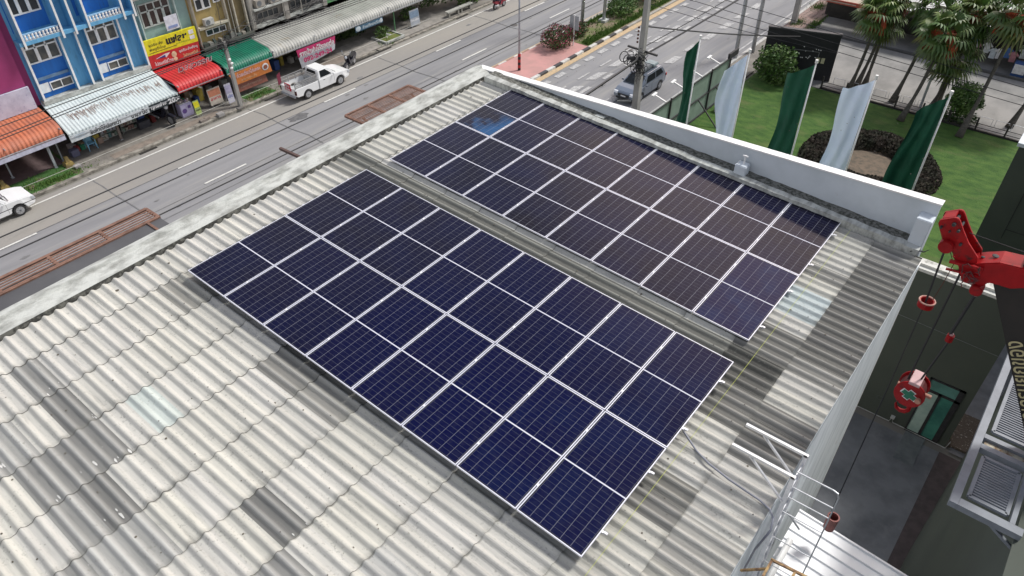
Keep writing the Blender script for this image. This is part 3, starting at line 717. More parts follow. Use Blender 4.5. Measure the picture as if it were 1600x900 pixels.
# ================================================================== DARK GREEN BUILDING (right)
def annex():
    t = thing('annex_building', 'dark green flat building with a glass door facing the shaded yard', 'building', (11, 22, G))
    Y = 20.38
    b = MB(); b.box(6.5, 13.72, Y, 20.9, G, -7.62)
    b.build('wall', OLIVE, t)
    b = MB(); b.box(6.45, 13.80, Y - .08, 20.98, -7.62, -7.50); b.box(6.5, 13.75, Y + .1, 20.8, -7.50, -7.40)
    b.build('wall_cap', mat('weathered_white_cap', (.62, .62, .58), .85, (.25, .25, .22), 3, 8, .5, .66), t)
    # door: (12.17..13.29), z -15..-11.9
    x0, x1, z1 = 12.17, 13.42, -11.93
    d = MB()
    for a, bb, c, e in [(x0, x0 + .07, G, z1), (x1 - .2, x1, G, z1), (x0, x1, z1 - .07, z1), (x0, x1, -12.62, -12.5), (x0, x1, G, G + .1), ((x0 + x1 - .13) / 2 - .05, (x0 + x1 - .13) / 2 + .05, G, -12.5)]:
        d.box(a, bb, Y - .05, Y - .002, c, e)
    d = d.build('door', BLACK, t)
    p = MB(); p.face([(x0 + .07, Y - .02, G + .1), (12.67, Y - .02, G + .1), (12.67, Y - .02, -12.62), (x0 + .07, Y - .02, -12.62)])
    p.build('door_pane', mat('pale_glass', (.42, .55, .48), .15, (.30, .42, .37), 1.5, 5), d)
    p = MB(); p.face([(12.76, Y - .02, G + .1), (x1 - .2, Y - .02, G + .1), (x1 - .2, Y - .02, -12.62), (12.76, Y - .02, -12.62)])
    p.build('door_pane', mat('teal_glass', (.07, .25, .19), .12, (.045, .16, .13), 1.5, 5), d)
    p = MB(); p.face([(x0 + .07, Y - .02, -12.5), (x1 - .2, Y - .02, -12.5), (x1 - .2, Y - .02, z1 - .07), (x0 + .07, Y - .02, z1 - .07)])
    p.build('transom_pane', mat('dull_teal_glass', (.12, .28, .24), .15, (.09, .2, .17), 1.5, 5), d)
    b = MB(); b.tube([(8, Y - .02, -9.7), (13.7, Y - .02, -9.85)], .012, 4); b.build('wall_cable', plain('grey_wire', (.2, .22, .2)), t)
    b = MB(); b.tube([(9.5, Y - .03, G + .05), (11.55, Y - .03, G + .05), (11.62, Y - .03, G + .3), (11.7, Y - .03, G + .06), (13.75, Y - .06, G + .05), (13.8, Y - .08, G + .5)], .018, 5); b.box(11.55, 11.7, Y - .12, Y - .01, G + .3, G + .42)
    b.build('water_pipe', plain('pale_pipe', (.5, .52, .5)), t)
    b = MB()
    b.tube([(10.9 + .12 * math.cos(a), Y - .02, -14.0 + .1 * math.sin(a)) for a in [i * .5 for i in range(20)]], .008, 4); b.build('hose_coil', plain('coil', (.12, .14, .13)), t)
annex()
t = thing('green_block', 'tall dark green blank block at the far edge of the lawn', 'building', (14, 33, G))
b = MB(); b.box(11.2, 30, 32, 33, G, -7.42); b.build('wall', OLIVE, t)
b = MB(); b.box(11.1, 30.1, 31.9, 33.1, -7.42, -7.25); b.build('wall_cap', WHITEW, t)
b = MB(); b.box(12.2, 12.23, 31.985, 32.0, -12, -9.3); b.box(12.2, 18, 31.985, 32.0, -11.5, -11.47); b.build('wall_joint', BLACK, t)
def east():
    t = thing('east_building', 'dark green windowless building along the right side of the yard', 'building', (17, 5, G))
    b = MB(); pl = [(13.95, -20), (13.95, 14.3), (14.42, 20.2), (26, 20.2), (26, -20)]
    b.prism(pl, lambda x, y, z: (x, y, z), G, -1.12); b.build('wall', OLIVE, t)
    b = MB(); b.box(15.6, 26, -20, 20.2, -1.07, 2); b.build('sunblock_storey', OLIVE, t); b = MB(); b.box(15.4, 26, 21, 32, G, -2); b.build('sunblock_wing', OLIVE, t)  # unseen storey and wing, added only to keep sun off the yard
    b = MB(); b.prism([(13.88, -20), (13.88, 14.3), (14.35, 20.3), (26, 20.3), (26, -20)], lambda x, y, z: (x, y, z), -1.12, -1.07); b.build('wall_cap', OLIVE, t)
    # aircon platform
    a = thing('aircon_platform', 'grey steel service platform with louvred covers on the dark green wall', 'platform', (13.5, 7, -1))
    FR = plain('grey_frame', (.22, .24, .27), .6, .8)
    for x0, x1, y0, y1 in [(12.94, 13.06, 4.545, 9.26), (13.063, 13.94, 4.545, 4.695), (13.063, 13.94, 5.925, 6.035), (13.063, 13.94, 6.19, 6.29), (13.063, 13.94, 9.145, 9.255), (13.745, 13.815, 4.698, 5.922), (13.745, 13.815, 6.293, 9.142)]:
        b = MB(); b.box(x0, x1, y0, y1, -1.06, -.94); b.build('rail', FR, a)
    for (x0, x1, y0, y1) in [(13.15, 13.68, 4.82, 5.76), (13.15, 13.68, 6.42, 8.95)]:
        c = MB()
        for p, q in [((x0, y0, -.96), (x1, y0, -.96)), ((x0, y1, -.96), (x1, y1, -.96)), ((x0, y0, -.96), (x0, y1, -.96)), ((x1, y0, -.96), (x1, y1, -.96))]: c.bar(p, q, .055, .05)
        c = c.build('louvre_cover', FR, a)
        b = MB(); n = int((y1 - y0) / .055)
        for i in range(n):
            y = y0 + (i + .5) * (y1 - y0) / n; b.obox(((x0 + x1) / 2, y, -.96), ((x1 - x0) / 2, 0, 0), (0, .004, .014), (0, .015, -.004))
        b.build('louvre_slats', FR, c)
        pass
    b = MB()
    pass
    for y in (4.62, 5.98, 9.2): b = MB(); b.bar((13.5, y, -1.06), (13.95, y, -1.35), .05, .05); b.build('bracket', FR, a)
    b = MB(); b.box(13.1, 13.94, 6.04, 6.185, -1.12, -1.0); b.build('ledge', mat('stained_ledge', (.5, .46, .36), .9, (.2, .12, .06), 6, 6, .45, .6), a)
east()
# white metal shed roof
t = thing('lean_to', 'lean-to with a bright white corrugated metal roof below the ladder', 'shed', (12, 2, G))
b = MB(); xs = [11.02, 13.42]; y = -3.0; vs = []; k = 0
while y < 5.42:
    for dy, h in ((0, 0), (.02, .035), (.06, .035), (.08, 0)):
        vs += [(11.02, y + dy, -3.93 + h), (13.42, y + dy, -4.12 + h)]
    y += .25
n = len(vs) // 2; b.mesh(vs, [(2 * i, 2 * i + 1, 2 * i + 3, 2 * i + 2) for i in range(n - 1)])
b.build('metal_roof', mat('white_metal_roof', (.86, .87, .88), .5, (.80, .81, .83), 1.0), t)
b = MB(); b.box(11.02, 13.35, -3, 5.3, -4.32, -4.2); b.box(13.25, 13.35, 5.15, 5.25, G, -4.3); b.box(11.1, 11.2, 5.15, 5.25, G, -4.3); b.box(13.25, 13.35, -3, -2.9, G, -4.3)
b.build('frame', STEEL, t)
# rusty yellow frame and white fittings near the ladder foot
t = thing('rusty_frame', 'rusty yellow steel frame below the ladder at the bottom edge', 'frame', (11.5, 1.9, -1))
b = MB()
b.bar((11.2, 1.95, -1.0), (11.9, 2.03, -1.0), .035, .035); b.bar((11.22, 1.95, -1.0), (11.22, 1.6, -1.0), .035, .035); b.bar((11.55, 1.98, -1.0), (11.55, 1.6, -1.0), .035, .035)
b.build('bars', RUST2, t)
b = MB(); b.bar((11.22, 1.78, -1), (10.9, 1.78, -1.4), .03, .03); b.build('brace', RUST2, t)
t = thing('vent_pipe', 'thin white duct on the wall foot beside the ladder', 'duct', (11.15, 3.2, -3))
b = MB()
b.tube([(11.15, 4.4, -3.7), (11.15, 3.0, -3.72), (11.15, .8, -3.76)], .06, 10); b.build('duct', WHITE, t, smooth=False)
b = MB(); b.tube([(10.9, 4.55, -3.2), (11.2, 4.6, -3.55)], .02, 6); b.build('strut', STEEL, t)
for i, (p0, p1) in enumerate([((11.9, 4.4, -3.3), (11.0, 1.2, -2.9)), ((11.92, 4.4, -3.3), (11.9, .6, -3.8)), ((11.92, 4.4, -3.3), (12.3, .4, -3.8)), ((11.9, 4.4, -3.3), (11.4, .6, -3.6))]):
    pass
# ================================================================== CRANE
def crane():
    t = thing('crane', 'red knuckle boom crane arm with black lower boom reaching in from the right', 'crane', (13, 5.9, -3))
    Y0 = 5.8
    def c(u, v, s=5, ox=1440, oy=320):
        p = py_(ox + u / s, oy + v / s, Y0); return (p.x, p.z)
    HEADP = [(135, 135), (150, 108), (270, 90), (296, 98), (308, 120), (335, 200), (372, 290), (445, 405), (438, 440), (440, 520), (410, 600), (350, 600), (318, 585), (298, 500), (288, 425), (250, 370), (165, 250)]
    ARM = [(420, 445), (470, 438), (620, 432), (800, 475), (1100, 520), (1100, 660), (800, 632), (700, 636), (600, 606), (530, 590), (480, 620), (420, 600)]
    b = MB()
    for y0, y1 in ((5.75, 5.80), (6.0, 6.05)): b.prism([c(*p) for p in HEADP], lambda x, z, y: (x, y, z), y0, y1)
    head = b.build('jib_head', RED, t, bevel=.008)
    b = MB(); b.prism([c(*p) for p in [(240, 400), (288, 425), (430, 420), (440, 520), (410, 600), (350, 600), (318, 585), (298, 500)]], lambda x, z, y: (x, y, z), 5.802, 5.998)
    b.prism([c(*p) for p in [(150, 122), (165, 104), (262, 92), (262, 108)]], lambda x, z, y: (x, y, z), 5.802, 5.998)
    b.build('jib_web', RED, head)
    for (u, v, r) in [(165, 155, .018), (265, 135, .026), (300, 185, .02), (230, 190, .012), (315, 290, .02)]:
        x, z = c(u, v); q = MB(); q.tube([(x, 5.70, z), (x, 6.08, z)], r, 10); q.build('pin', BLACK, head)
    b = MB(); b.prism([c(*p) for p in ARM], lambda x, z, y: (x, y, z), 5.72, 6.08); arm = b.build('arm', RED, t, bevel=.012)
    for u, v, r in [(565, 432, .05), (465, 440, .03)]:
        x, z = c(u, v); MB().ball((x, 5.9, z + .012), (r, r * .9, .012), 14, 6).build('access_hole', BLACK, arm)
    b = MB(); x, z = c(800, 460); b.box(x, x + .25, 5.76, 6.04, z - .02, z + .03); b.build('hatch', BLACK, arm)
    # sheave housings
    for u, v, r in [(205, 300, .10), (440, 640, .085)]:
        x, z = c(u, v); b = MB(); b.tube([(x, 5.66, z), (x, 5.86, z)], r, 14); b.build('sheave', RED, t, smooth=False, bevel=.01)
    x, z = c(365, 450); b = MB(); b.bar(c3(x - .22, 5.7, z - .02), c3(x + .2, 5.7, z + .04), .05, .04); b.bar(c3(x - .22, 5.7, z - .16), c3(x + .2, 5.7, z - .10), .03, .03); b.build('cylinder', RED, t)
    rr = random.Random(9); b = MB()
    for i in range(7):
        x, z = c(370 + rr.uniform(-20, 90), 470 + rr.uniform(-10, 60)); pts = [(x, 5.68, z)]
        for k in range(5): pts.append((pts[-1][0] + rr.uniform(-.07, .08), 5.66 + rr.uniform(-.03, .03), pts[-1][2] + rr.uniform(-.08, .06)))
        b.tube(pts, .008, 5)
    b.build('hoses', plain('dark_red_hose', (.10, .02, .02)), t)
    b = MB(); b.tube([c3(*[c(360, 245)[0], 5.9, c(360, 245)[1]]), c3(*[c(1000, 470)[0], 5.9, c(1000, 470)[1]])], .006, 5); b.build('guy_wire', CABLE, t)
    # black boom
    def g(u, v): p = py_(u, v, 6.09); return (p.x, p.z)
    b = MB(); b.prism([g(1551, 442), g(1680, 442), g(1820, 900), g(1648, 900)], lambda x, z, y: (x, y, z), 6.09, 6.5); bo = b.build('lower_boom', BOOM, t, bevel=.015)
    a0 = g(1624, 668); a1 = g(1598, 533)
    rt = Vector((a1[0] - a0[0], 0, a1[1] - a0[1]))
    up = rt.normalized().cross(Vector((0, -1, 0))) * -1
    M = plane_m((a0[0], 6.08, a0[1]), rt, up)
    text('รถเครนยกของ', M, rt.length, .19, mat('faded_gold_print', (.45, .40, .22), .6), 'lettering', bo, .01)
def c3(x, y, z): return (x, y, z)
crane()
def rope(a, bpt, r=.016): return MB().tube([a, bpt], r, 6)
def P6(u, v): return tuple(py_(u, v, 5.8))
t = tag(rope(P6(1476, 391), P6(1447, 470)).tube([P6(1447, 470), P6(1390, 600), tuple(py_(1299, 800, 4.9))], .011, 6).build('hoist_rope', CABLE), 'thin hoist rope from the crane tip through the red ring to the small weight', 'rope')
t = tag(MB().tube([P6(1500, 428), P6(1419, 592)], .018, 6).build('hoist_rope', CABLE), 'middle hoist rope from the crane head to the hook block', 'rope')
t = tag(MB().tube([P6(1523, 462), P6(1485, 522)], .026, 6).tube([P6(1482, 534), P6(1434, 600)], .017, 6).build('hoist_rope', CABLE), 'right-hand hoist rope with the small red stop on it', 'rope')
t = tag(MB().tube([P6(1484, 390), P6(1490, 413), P6(1475, 440), P6(1458, 468)], .006, 5).build('chain', plain('rusty_chain', (.09, .03, .02))), 'thin rusty chain hanging from the crane tip to the red ring', 'chain')
def ring():
    p = Vector(P6(1447, 474)); t = thing('limit_ring', 'open red steel ring hanging on the ropes under the crane tip', 'ring', p)
    b = MB(); n = 18; ro, ri, h = .115, .09, .11; vs = []
    for r_, z in ((ro, -h / 2), (ro, h / 2), (ri, h / 2), (ri, -h / 2)):
        for i in range(n): vs.append(p + Vector((r_ * math.cos(i * 2 * math.pi / n), r_ * math.sin(i * 2 * math.pi / n), z)))
    fs = [(k * n + i, k * n + (i + 1) % n, ((k + 1) % 4) * n + (i + 1) % n, ((k + 1) % 4) * n + i) for k in range(4) for i in range(n)]
    b.mesh(vs, fs); b.build('ring', RED, t)
    b = MB(); b.tube([p + Vector((ro * .98 * math.cos(i * .35), ro * .98 * math.sin(i * .35), h / 2)) for i in range(19)], .012, 6); b.build('rim', plain('pale_rust', (.45, .25, .2)), t)
    p = Vector(P6(1484, 528)); t = thing('rope_stop', 'small red rope stop clamped on the right hoist rope', 'rope stop', p)
    MB().tube([p + Vector((0, 0, -.06)), p + Vector((0, 0, .06))], .055, 10).build('body', RED, t); MB().tube([p + Vector((0, 0, .06)), p + Vector((0, 0, .09))], .03, 8).build('eye', plain('pale_pink', (.5, .3, .3)), t)
    p = Vector(py_(1299, 815, 4.9)); t = thing('hanging_weight', 'brownish red tubular weight hanging by the ladder cage', 'weight', p)
    n = 16; vs = []; b = MB()
    for r_, z in ((.10, -.2), (.11, .16), (.085, .16), (.08, -.1)):
        for i in range(n): vs.append(p + Vector((r_ * math.cos(i * 2 * math.pi / n), r_ * math.sin(i * 2 * math.pi / n), z)))
    b.mesh(vs, [(k * n + i, k * n + (i + 1) % n, (k + 1) * n + (i + 1) % n, (k + 1) * n + i) for k in range(3) for i in range(n)] + [tuple(reversed(range(n)))])
    b.build('tube', mat('faded_brown_red', (.24, .07, .06), .6, (.15, .05, .04), 9), t); MB().ball(p + Vector((0, 0, -.22)), .06, 10, 6).build('cap', BLACK, t)
ring()
def hook():
    p = Vector(P6(1425, 608)); t = thing('hook_block', 'red round hook block with a green cross mark hanging over the yard', 'hook block', p)
    vd = (CC - p); vd.z = 0; vd.normalize(); sd = Vector((-vd.y, vd.x, 0))
    def disc(r0, a, bb, n=20, sy=1.15):
        b = MB(); vs = []
        for k in (a, bb):
            for i in range(n): an = i * 2 * math.pi / n; vs.append(p + vd * k + sd * r0 * math.cos(an) + Vector((0, 0, r0 * sy * math.sin(an))))
        b.mesh(vs, [(i, (i + 1) % n, n + (i + 1) % n, n + i) for i in range(n)] + [tuple(reversed(range(n))), tuple(range(n, 2 * n))]); return b
    disc(.235, .13, .16).build('cheek_plate', RED, t, bevel=.006); disc(.235, -.16, -.13).build('cheek_plate', RED, t, bevel=.006)
    disc(.20, -.10, .10).build('sheave', plain('dark_red', (.09, .01, .01)), t)
    b = MB(); b.obox(p + Vector((0, 0, .25)) , vd * .18, sd * .085, Vector((0, 0, .03))); b.build('top_plate', plain('worn_pink', (.5, .32, .32)), t, bevel=.008)
    b = MB(); b.tube([p + sd * .15 + Vector((0, 0, -.02)) - vd * .2, p + sd * .15 + Vector((0, 0, -.02)) + vd * .22], .045, 10); b.tube([p + sd * -.23 - vd * 0, p + sd * .30], .035, 8); b.build('axle', plain('worn_orange', (.45, .22, .15)), t)
    def plus(s, d, m_, nm):
        b = MB(); q = p + vd * d; u = (sd * .93 + Vector((0, 0, -.36))).normalized(); v = vd.cross(u).normalized() * -1
        b.obox(q, u * s * 1.0, v * s * .38, vd * .002); b.obox(q, u * s * .38, v * s * .82, vd * .0021); b.build(nm, m_, t)
    plus(.135, .164, PW, 'cross_outline'); plus(.115, .168, plain('emblem_green', (.01, .16, .09)), 'cross_mark')
    b = MB(); pts = [p + Vector((0, 0, -.24)) + sd * x + Vector((0, 0, z)) for x, z in [(0, 0), (0, -.06), (.03, -.1), (.085, -.15), (.09, -.22), (.05, -.28), (-.02, -.30), (-.09, -.27), (-.12, -.2), (-.12, -.16)]]
    b.tube(pts, [.04, .035, .035, .035, .035, .038, .036, .03, .022, .008], 8); b.build('hook', RED, t, smooth=True)
    b = MB(); b.tube([p + Vector((0, 0, -.22)), p + Vector((0, 0, -.3))], .06, 10); b.build('swivel', plain('steel_dull', (.3, .2, .2)), t)
hook()
# ================================================================== POLES, WIRES
def taper_pole(b, x, y, z0, z1, w0, w1):
    b.mesh([(x + sx * w / 2, y + sy * w / 2, z) for z, w in ((z0, w0), (z1, w1)) for sx, sy in ((-1, -1), (1, -1), (1, 1), (-1, 1))], [(3, 2, 1, 0), (4, 5, 6, 7), (0, 1, 5, 4), (1, 2, 6, 5), (2, 3, 7, 6), (3, 0, 4, 7)])
def hv_pole(x, y, label, clutter):
    t = thing('utility_pole', label, 'utility pole', (x, y, G), 0, 'concrete power poles on the near pavement')
    b = MB(); taper_pole(b, x, y, G, -2.6, .44, .24); b.build('pole', WOODP, t)
    b = MB(); b.bar((x - 1.3, y, -3.15), (x + 2.4, y, -3.15), .11, .13); b.build('crossarm', WOODP, t)
    for dx in (0, 1, 2.25):
        i = MB(); i.tube([(x + dx, y, -3.1), (x + dx, y, -2.98)], [.05, .03], 8); i.build('insulator', plain('brown_insulator', (.12, .05, .03)), t)
    if clutter:
        b = MB(); b.bar((x - 1.05, y + .1, -8.78), (x + 1.0, y + .12, -8.88), .11, .11); b.build('crossarm', plain('dark_arm', (.05, .05, .05)), t)
        rr = random.Random(3); b = MB()
        for i in range(3):
            c = Vector((x - 1.0 + .25 * i, y - .35, -9.3 - .12 * i)); R = .28 - .03 * i
            b.tube([c + Vector((R * math.cos(a), R * .5 * math.sin(a * 1), R * math.sin(a))) for a in [k * .35 for k in range(19)]], .03, 5)
        b.build('cable_coil', BLACK, t)
        b = MB()
        for i in range(46):
            c = Vector((x + rr.uniform(-.38, .35), y - .3 + rr.uniform(-.15, .25), -9.1 + rr.uniform(-.9, .4))); pts = [c]
            for k in range(5): pts.append(pts[-1] + Vector((rr.uniform(-.22, .22), rr.uniform(-.1, .1), rr.uniform(-.32, .14))))
            b.tube(pts, .018, 4)
        b.build('tangled_cables', BLACK, t)
        for dx, dz, s in ((-.75, -.55, .24), (-.45, -.75, .2), (-.1, -1.2, .22)):
            b = MB(); b.tube([(x + dx, y - .35, -9 + dz * .6), (x + dx + s * 2, y - .35, -9 + dz * .6 + .12)], .11, 10); b.build('splice_case', BLACK, t)
        for k in range(5): b = MB(); b.ball((x - .32, y - .1, -8.3 + .22 * k), .07, 8, 5); b.build('insulator', plain('brown_insulator', (.12, .05, .03)), t)
        b = MB(); b.bar((x - .6, y - .2, -12.75), (x + .6, y - .2, -12.75), .35, .28); b.bar((x - 1.2, y - .3, -12.3), (x - .2, y - .3, -12.0), .1, .1); b.build('equipment_box', plain('equip', (.16, .17, .17)), t)
    return t
hv_pole(-9.1, 33.9, 'concrete power pole tangled with black cables in front of the parked silver car', True)
hv_pole(-9.1, 60.7, 'concrete power pole standing beside the weedy red block paving', False)
for i, (xa, ya, xb, yb) in enumerate([(-9.60, -14, -9.1, 33.9), (-8.68, -14, -8.1, 33.9), (-7.12, -14, -6.85, 33.9)]):
    pts = []
    for k in range(25):
        s = k / 24; pts.append((xa + (xb - xa) * s, ya + (yb - ya) * s, -2.98 - .5 * 4 * s * (1 - s) * .25))
    tag(MB().tube(pts, .021, 5).build('power_line', CABLE), ['power line nearest the shop side over the road', 'middle of the three power lines over the road', 'power line nearest the roof kerb over the road'][i], 'cable', 'power lines over the road')
    pts = [(xb + (0 - 0) * s, yb + 26.8 * s, -2.98 - .1 * 4 * s * (1 - s)) for s in [k / 8 for k in range(9)]]
    MBx = MB().tube(pts, .021, 5).build('power_line', CABLE)
    tag(MBx, ['shop-side', 'middle', 'roof-side'][i] + ' power line between the two concrete power poles', 'cable', 'power lines over the road')
def sagline(a, b_, sag, r, label, name='service_cable'):
    a, b_ = Vector(a), Vector(b_); pts = [a.lerp(b_, s) - Vector((0, 0, sag * 4 * s * (1 - s))) for s in [k / 16 for k in range(17)]]
    return tag(MB().tube(pts, r, 5).build(name, CABLE), label, 'cable')
sagline((-9.1, 33.7, -9.15), (-9.1, 60.7, -9.0), .25, .06, 'thick cable bundle running up the road from the tangled pole')
sagline((-9.1, 33.7, -9.2), (-9.2, -8, -9.4), .5, .07, 'thick cable bundle running from the tangled pole towards the roof corner')
sagline((-9.1, 33.7, -8.6), (-9.1, 60.7, -8.2), .35, .03, 'thin cable above the bundle running up the road')
sagline((-9.1, 33.9, -7.3), (-4.8, 49.4, -11.6), .15, .045, 'dark cable from the power pole down to the black hoarding')
for i, (a, b_) in enumerate([((-14, 48.5, -9.75), (24, 48.5, -11.7)), ((-14, 48.5, -10.5), (24, 48.5, -12.2)), ((-14, 48.5, -11.1), (24, 48.5, -12.6))]):
    sagline(a, b_, .12, .022, ['top', 'middle', 'lowest'][i] + ' of the three thin wires crossing above the lawn fence', 'overhead_wire')
sagline((-20, 44.4, -9.6), (-2.2, 50.6, -12.6), .3, .02, 'thin wire across the black hoarding and the road', 'overhead_wire')
# left pole
t = thing('telephone_pole', 'slim weathered concrete pole with white clips at the kerb by the green awning', 'utility pole', (-33.6, 21.05, G))
b = MB(); taper_pole(b, -33.6, 21.05, G, -10.2, .27, .19); b.build('pole', WOODP, t)
b = MB()
for z in (-11.4, -11.7, -12.0): b.ball((-33.4, 21.0 + .1 * ((z * 10) % 2), z), (.08, .12, .09), 8, 5)
b.build('white_clips', WHITE, t)
b = MB(); b.bar((-33.6, 20.5, -10.4), (-33.6, 21.8, -10.4), .09, .09); b.build('crossarm', BLACK, t)
rr = random.Random(21); b = MB()
for i in range(30):
    c = Vector((-33.6, 21.1, -10.4)); pts = [c + Vector((rr.uniform(-.3, .3), rr.uniform(-.5, .5), rr.uniform(-.35, .35)))]
    for k in range(4): pts.append(pts[-1] + Vector((rr.uniform(-.15, .15), rr.uniform(-.3, .3), rr.uniform(-.25, .2))))
    b.tube(pts, .018, 4)
b.build('tangled_cables', BLACK, t)
for i, (z0, z1) in enumerate([(-11.45, -10.55), (-11.2, -10.45), (-10.45, -10.25)]): sagline((-33.5, -6, z0), (-33.55, 21.05, z1), .12, .028, ['lowest', 'middle', 'top'][i] + ' wire along the shop awnings left of the slim pole', 'telephone_wire')
for i, z in enumerate((-10.3, -10.45, -10.6)): sagline((-33.55, 21.05, z), (-33.5, 58, z + .2), .35, .025, ['top', 'middle', 'lowest'][i] + ' wire along the shop fronts right of the slim pole', 'telephone_wire')
sagline((-33.55, 21.05, -10.4), (-38.4, 30.5, -9.2), .3, .02, 'drop wire from the slim pole to the grey stained shophouse', 'telephone_wire')
sagline((-33.55, 21.05, -10.4), (-38.4, 24.0, -8.6), .2, .02, 'drop wire from the slim pole to the ochre shophouse', 'telephone_wire')
# messy cables along the ochre and grey facades
rr = random.Random(8); b = MB()
for i in range(26):
    y0 = rr.uniform(21.5, 33); z0 = rr.uniform(-12.3, -11.4); pts = [Vector((-38.15, y0, z0))]
    for k in range(6): pts.append(pts[-1] + Vector((rr.uniform(-.1, .1), rr.uniform(.2, .8), rr.uniform(-.25, .25))))
    b.tube(pts, .022, 4)
tag(b.build('cable_bundle', CABLE), 'messy bundles of cables strung along the ochre and grey shophouses', 'cable', None, 'stuff')
# median lamp posts and sign
def post(x, y, h, r, label, band=False, lean=(0, 0), base=False, cat='lamp post'):
    t = thing('street_lamp', label, cat, (x, y, G))
    b = MB(); b.tube([(x, y, G + .1), (x + lean[0], y + lean[1], G + h)], [r, r * .75], 10); b.build('post', STEEL if not band else plain('pale_steel', (.45, .47, .5)), t, smooth=True)
    b = MB(); tx, ty = x + lean[0], y + lean[1]; b.tube([(tx, ty, G + h - .1), (tx - .8, ty, G + h + .5), (tx - 2, ty, G + h + .6)], .04, 8); b.build('arm', STEEL, t)
    b = MB(); b.obox((tx - 2.3, ty, G + h + .6), (.35, 0, 0), (0, .13, 0), (0, 0, .05)); b.build('lamp_head', plain('lamp_grey', (.4, .4, .4)), t)
    if band:
        for k in range(6):
            c = MB(); c.tube([(x, y, G + .12 + .22 * k), (x, y, G + .34 + .22 * k)], r * 1.35, 10); c.build('painted_band', [BLACK, plain('band_red', (.5, .03, .03))][k % 2], t)
    if base: c = MB(); c.box(x - .35, x + .35, y - .35, y + .35, G, G + .35); c.build('plinth', CONC, t)
post(-21.8, 38.1, 10, .085, 'slender lamp post with black and red bands on the pink paving', band=True)
post(*pz(909, 40, G).xy, 12, .16, 'thick grey lamp post behind the road sign in the median', lean=(.1, 0))
post(*pz(943, 36, G).xy, 12, .15, 'grey lamp post on a concrete plinth in the median', base=True)
post(*pz(1148, 93, G).xy, 14, .16, 'leaning grey steel post left of the white flag by the road', lean=(-.9, 2.0))
post(*pz(1175, 84, G).xy, 14, .16, 'upright grey steel post right behind the first white flag')
t = thing('road_sign', 'grey backed road sign on a white post beside the red bush', 'road sign', (-21.35, 44.7, G))
b = MB(); b.tube([(-21.35, 44.7, G + .1), (-21.35, 44.7, -12.35)], .05, 8); b.build('post', WHITE, t)
b = MB(); b.box(-21.8, -20.95, 44.74, 44.77, -13.6, -12.45); b.build('sign_plate', plain('sign_back', (.40, .43, .45)), t)
# ================================================================== BILLBOARD
def billboard():
    t = thing('billboard', 'row of pale green hoarding panels seen from behind with dark struts', 'billboard', (-7.4, 39, G))
    ys = [29.6, 32.4, 35.2, 38.0, 40.8, 43.6]; BG = plain('pale_green_sheet', (.20, .27, .22), .7, .8, 1.5)
    zt, zb = -11.95, G + .15
    for y0, y1 in zip(ys, ys[1:]):
        b = MB(); b.box(-7.43, -7.40, y0 + .02, y1 - .02, zb, zt); b.build('panel', BG, t)
    b = MB()
    for y in ys: b.bar((-7.34, y, G), (-7.34, y, zt + .12), .09, .09)
    b.bar((-7.34, ys[0], zt), (-7.34, ys[-1], zt), .07, .07); b.bar((-7.34, ys[0], -13.45), (-7.34, ys[-1], -13.45), .07, .07); b.bar((-7.34, ys[0], zb), (-7.34, ys[-1], zb), .07, .07)
    b.build('frame', BLACK, t)
    for y in (33.5, 36.4, 39.2, 41.8):
        b = MB(); b.bar((-7.3, y, -13.45), (-5.6, y - .1, G), .07, .07); b.build('strut', BLACK, t)
    b = MB(); b.box(-7.45, -7.3, 43.3, 44.7, zt - .05, zt + .35); b.build('end_box', BLACK, t)
    for y in (34.6, 37.0, 39.4, 42.0):
        l = MB(); l.bar((-7.4, y, zt + .05), (-8.2, y - .1, zt + .35), .09, .09); l = l.build('lamp_arm', WHITE, t)
        q = MB(); q.bar((-8.2, y - .35, zt + .36), (-8.2, y + .15, zt + .40), .17, .08); q.build('lamp_head', WHITE, l)
billboard()
b = MB(); p = pz(1182, 203, G); q = pz(1107, 205, G)
t = tag(MB().box(-6.9, -6.5, 41.2, 41.6, G, G + .5).build('footing_block', plain('footing', (.35, .35, .33)), bevel=.03), 'small grey concrete block on the lawn behind the hoarding', 'concrete block')
# ================================================================== FLAGS
def flag(x, label, col, seed, zt, H=7.2, W=1.5, lean=0):
    rr = random.Random(seed); Y = 30
    t = thing('banner_flag', label, 'flag', (x, Y, G), 0, 'tall banner flags on poles behind the parapet')
    b = MB(); b.tube([(x + lean, Y, G), (x, Y, zt)], [.055, .035], 8); b.build('pole', WHITE, t, smooth=True)
    b = MB(); b.tube([(x, Y, zt), (x, Y, zt + .16)], .07, 8); b.build('finial', WHITE, t)
    NU, NV = 20, 80; vs = []; ph = rr.uniform(0, 6)
    for j in range(NV + 1):
        v = j / NV
        for i in range(NU + 1):
            u = i / NU
            wd = W * (1 + .05 * math.sin(v * 7 + ph))
            sag = .92 * u * (1 - .35 * v) + .08 * math.sin(3 * u + ph) * u
            xx = x + lean * (v * H / (zt - G)) - .05 - u * wd * (.9 + .1 * min(v * 4, 1)) * (1 + .06 * math.sin(9 * v + ph))
            yy = Y + .16 * math.sin(5.2 * u + 3 * v + ph) * (u + .15) + .07 * math.sin(13 * u - 8 * v + ph) + .012 * math.sin(21 * (u + v * 1.6) + ph * 2) + .3 * u * math.sin(2.2 * v + ph) 
            zz = zt - .12 - v * H * (1 - .02 * u) - sag
            vs.append((xx, yy, zz))
    n = NU + 1; b = MB(); b.mesh(vs, [(j * n + i, j * n + i + 1, (j + 1) * n + i + 1, (j + 1) * n + i) for j in range(NV) for i in range(NU)])
    b.build('cloth', col, t, smooth=True)
    b = MB()
    for j in range(0, 24): b.ball((x + .02, Y, zt - .2 - j * .3), .03, 6, 4)
    b.build('ties', WHITE, t)
